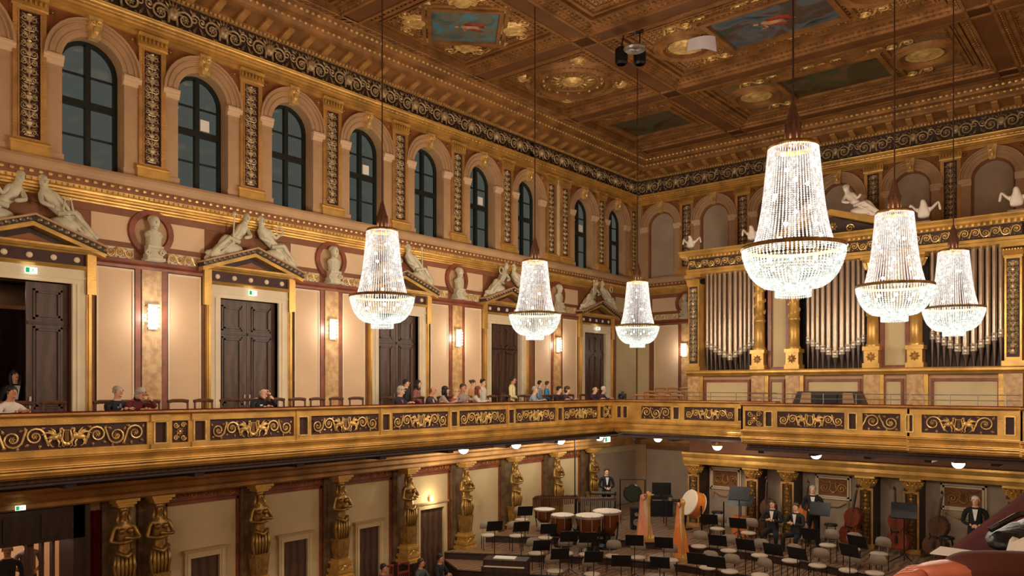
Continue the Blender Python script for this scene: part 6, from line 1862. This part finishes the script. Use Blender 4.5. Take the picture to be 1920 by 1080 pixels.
# tall desks and stand clutter at the right of the stage
for x, Y, lab in ((1695, 23.2, 'wide black music desk before the half hidden double bass'), (1385, 23.6, 'black music stand near the orange wooden box')):
    stand(at_y(x, Y), Y, 2.65, .2, lab, False, 1.25)
# celesta-like dark case at the left stage edge
X, Y = at_z(950, 1050, 2.75)
t = empty('celesta', (X, Y, tierz(X, Y)), .5, 'dark wooden keyboard case with white music at the stage edge', 'keyboard')
b = MB(); b.box(-.6,.6,-.28,.28,0,.85); b.box(-.62,.62,-.42,-.28,.55,.68); b.build('case', DWOOD, t); b = MB(); b.box(-.55,.55,-.41,-.3,.68,.695); b.build('keys', CREAM, t); b = MB(); b.box(-.35,.25,-.15,.2,.855,.87); b.build('music_sheet', PAPER, t)
# tall microphone stand and pole
for x, y, z, h, lab in ((1078, 1000, 2.65, 3.0, 'tall dark pole stand rising behind the marimba'), (1357, 985, 2.65, 1.3, 'clarinet-like instrument stand on the middle tier')):
    X, Y = at_z(x, y, z)
    if h > 2: X, Y = -16.2, at_x(1078, -16.2)
    else: X, Y = at_y(x, 22.6), 22.6
    t = empty('pole_stand', (X, Y, tierz(X, Y)), 0, lab, 'stand')
    MB().tube([(0,0,.05),(0,0,h)], .022, 6).build('pole', BLKMET, t)
    for k in range(3):
        a = 2*PI*k/3; MB().tube([(0,0,.25),(.35*math.cos(a),.35*math.sin(a),.01)], .014, 5).build('leg', BLKMET, t)
# musicians
MUS = 'musicians on the stage'
def mus(x, Y, pose, lab, rz, z=2.65, **k):
    return person((at_y(x, Y), Y, z), rz, pose, lab, (22,22,26), (20,20,24), group=MUS, shirt=(232,230,226), **k)
p = mus(1450, 22.9, 'play', 'seated musician in black tailcoat, left of the pair', .1, hair='short', hc='brown')
p = mus(1496, 22.75, 'play', 'seated musician in black tailcoat, right of the pair', -.2, hair='short', hc='brown')
for x, Y in ((1450, 22.95), (1496, 22.8)):
    chair('orchestra_chair', SCH, (at_y(x, Y), Y, 2.65), 0, 'grey orchestra chair under the %s seated musician in tailcoat' % ('left' if x < 1470 else 'right'), 'chair', 'grey orchestra chairs on the stage')
mus(1524, 23.8, 'folded', 'standing musician in black tailcoat beside the orange double bass', .3, hair='short', hc='grey', s=1.05)
stand(at_y(1536, 23.2), 23.2, 2.65, .1, 'black music stand before the standing bassist', False, 1.1)
mus(1829, 23.9, 'folded', 'white-haired standing musician in black before the rightmost relief panel', .1, hair='short', hc='white', s=1.08)
person((-15.95, at_x(1137, -15.95), 2.65), .8, 'folded', 'standing person in black suit at the back left of the stage', (20,20,24), (20,20,24), 'short', 'black', 0, group=MUS, shirt=(214,216,222))

# ------------------------------------------------------------------ people and chairs in the boxes below, foyer
for x, X, lab, top, hc in ((786, -15.6, 'person with dark hair in grey-green coat seated below the stage edge', (70,84,80), 'brown'), (822, -15.6, 'person with black hair and pale collar seated below the stage edge', (30,32,46), 'black'), (716, -15.9, 'dark-haired person beside the red chair in the box', (120,60,60), 'black')):
    person((X, at_x(x, X+.05), 1.35), RZ+.3, 'play', lab, top, hair='short', hc=hc, skin=1, group='people in the boxes under the gallery')
RC = chair_meshes(SEATR, SEATR, 'wood')
for x, lab in ((736, 'red chair in the box left of the seated pair'), (766, 'red chair in the box beside the seated pair')):
    chair('box_chair', RC, (-16.3, at_x(x, -16.3), 1.35), RZ, lab, 'chair', 'red chairs in the boxes')
person((-18.0, at_x(14, -18.0), 2.5), RZ-.3, 'stand', 'person in dark jacket in the lit foyer at the lower left', (40,34,36), (30,28,30), 'short', 'white', 0)
person((-18.7, at_x(52, -18.7), 2.5), RZ, 'folded', 'person in grey top deeper in the lit foyer', (130,116,110), (40,40,50), 'bob', 'brown', 1)

# ------------------------------------------------------------------ ceiling equipment
X, Y = at_z(1185, 95, 16.4)
t = empty('ceiling_spotlight', (X, Y, 16.2), .5, 'cluster of black spotlights hanging under the ceiling', 'spotlight')
for k, (dx, dy) in enumerate(((-.28, 0), (.2, .1))):
    b = MB(); b.lathe([(.12,-.25),(.17,-.2),(.17,.15),(.08,.22)], (dx, dy, .1), 12); b.build('lamp_housing', BLKMET, t)
b = MB(); b.tube([(-.28,0,.3),(-.2,0,.75)], .02, 5); b.tube([(.2,.1,.3),(.2,.1,.75)], .02, 5); b.box(-.35,.3,-.05,.15,.7,.76); b.build('bracket', BLKMET, t)
b = MB(); b.lathe([(.05,-.1),(.25,-.14),(.3,-.1),(.28,-.06)], (.1,-.55,.1), 18)
for k in range(9):
    a = 2*PI*k/9; b.tube([(.1,-.55,-.03),(.1+.28*math.cos(a),-.55+.28*math.sin(a),.0)], .012, 4)
b.tube([(.1,-.55,.0),(.1,-.55,.75)], .012, 4); b.build('grille_dish', CHROME, t)
X, Y = at_z(1316, 78, 16.8)
t = empty('ceiling_reflector', (X, Y, 16.95), .7, 'small white reflector panel under the ceiling', 'reflector')
b = MB(); b.smooth = True
for sg in (0, 1):
    L_ = [(-.4+.8*k/8, -.12*(1-(2*k/8-1)**2)) for k in range(9)]
    b.add([(x, y+.02*sg, -.38-.1*abs(x)) for x, y in L_]+[(x*.9, y+.02*sg, -.06+.12*(x+.1)) for x, y in L_], [(k, k+1, 10+k, 9+k) for k in range(8)])
b.build('panel', mat('white_reflector', rgb(240,238,250), .4), t)
MB().tube([(0,0,0),(0,0,.31)], .02, 5).build('hanger', BLKMET, t)

# ------------------------------------------------------------------ foreground at the velvet rail
fg = empty('person', (-.18, 2.2, GF), 0, "neighbour's reddish hand and brown sleeve resting on the velvet rail", 'person')
FSK = mat('hand_skin', rgb(214, 124, 96), .5, var=.08, vscale=30)
def W2(p, *r): return (p[0]+.222, p[1]-2.205, p[2]-GF)+r
RT = 7.03
N = [W2((-.335, 2.075, RT+.045), .03, .027), W2((-.375, 2.055, RT+.05), .036, .03), W2((-.42, 2.03, RT+.048), .044, .028), W2((-.462, 2.01, RT+.04), .04, .024)]
E_ = [(0,1),(1,2),(2,3)]
for dy, L in ((-.046, .9), (-.017, 1.0), (.013, 1.0), (.042, .85)):
    b0 = len(N)
    N += [W2((-.475, 2.01+dy, RT+.036), .0125, .0125), W2((-.505-.008*L, 2.008+dy*1.1, RT+.03), .0115, .0115), W2((-.532, 2.005+dy*1.12, RT-.006), .0105, .0105), W2((-.534, 2.004+dy*1.1, RT-.04*L), .0085, .0085)]
    E_ += [(3,b0),(b0,b0+1),(b0+1,b0+2),(b0+2,b0+3)]
b0 = len(N)
N += [W2((-.395, 2.085, RT+.03), .016, .015), W2((-.435, 2.105, RT+.022), .0135, .0135), W2((-.47, 2.105, RT+.016), .011, .01)]
E_ += [(1,b0),(b0,b0+1),(b0+1,b0+2)]
place('hand', skin_mesh('hand', N, E_, [FSK], 2, 0), fg)
N = [W2((-.435, 2.03, RT+.046), .06, .042), W2((-.35, 2.09, RT+.048), .06, .047), W2((-.26, 2.24, RT+.03), .058, .05), W2((-.2, 2.38, RT-.03), .066, .058)]
place('sleeve', skin_mesh('sleeve', N, [(0,1),(1,2),(2,3)], [cloth(92,46,38)], 2, 0), fg)
b = MB(); b.tube([W2((-.502, 1.993+.03*math.cos(a)*.42, RT+.03+.03*math.sin(a)*.42)) for a in [2*PI*k/12 for k in range(13)]], .002, 4); b.build('ring', GOLDB, fg)
b = MB(); b.add([(-.055,-.05,0),(.05,-.06,0),(.06,.05,0),(-.04,.07,0),(-.055,-.05,.003),(.05,-.06,.003),(.06,.05,.003),(-.04,.07,.003)], [(3,2,1,0),(4,5,6,7),(0,1,5,4),(1,2,6,5),(2,3,7,6),(3,0,4,7)])
o = b.build('programme', PAPER, None, (-.455, 2.5, 7.027), .1); tag(o, 'white concert programme lying on the velvet rail', 'programme')
b = MB(); b.smooth = True; b.ball((0,0,.03), (.08,.2,.04), 14, 8); b.ball((.03,.06,.05), (.06,.12,.035), 12, 6); b.tube([(-.05,-.12,.06),(0,-.05,.1),(.02,.08,.1),(-.02,.15,.05)], .009, 5)
o = b.build('bag', mat('black_leather', rgb(18,18,20), .5, bump=.2, bscale=60), None, (-.32, 2.72, 7.027), -.1); tag(o, 'black bag lying on the red velvet rail', 'bag')
b = MB(); b.smooth = True; b.tube([(-.3,2.42,7.06),(-.26,2.44,7.075),(-.18,2.46,7.05),(.0,2.5,6.9)], [.03,.042,.05,.055], 10)
for k in range(4): b.tube([(-.31+.02*k,2.39+.01*k,7.03),(-.3+.03*k,2.43,7.09+.003*k),(-.27+.03*k,2.49,7.04)], .014, 6)
o = b.build('folded_cloth', cloth(226,214,198), None); tag(o, 'folded pale cloth on the velvet rail at the right edge', 'cloth')
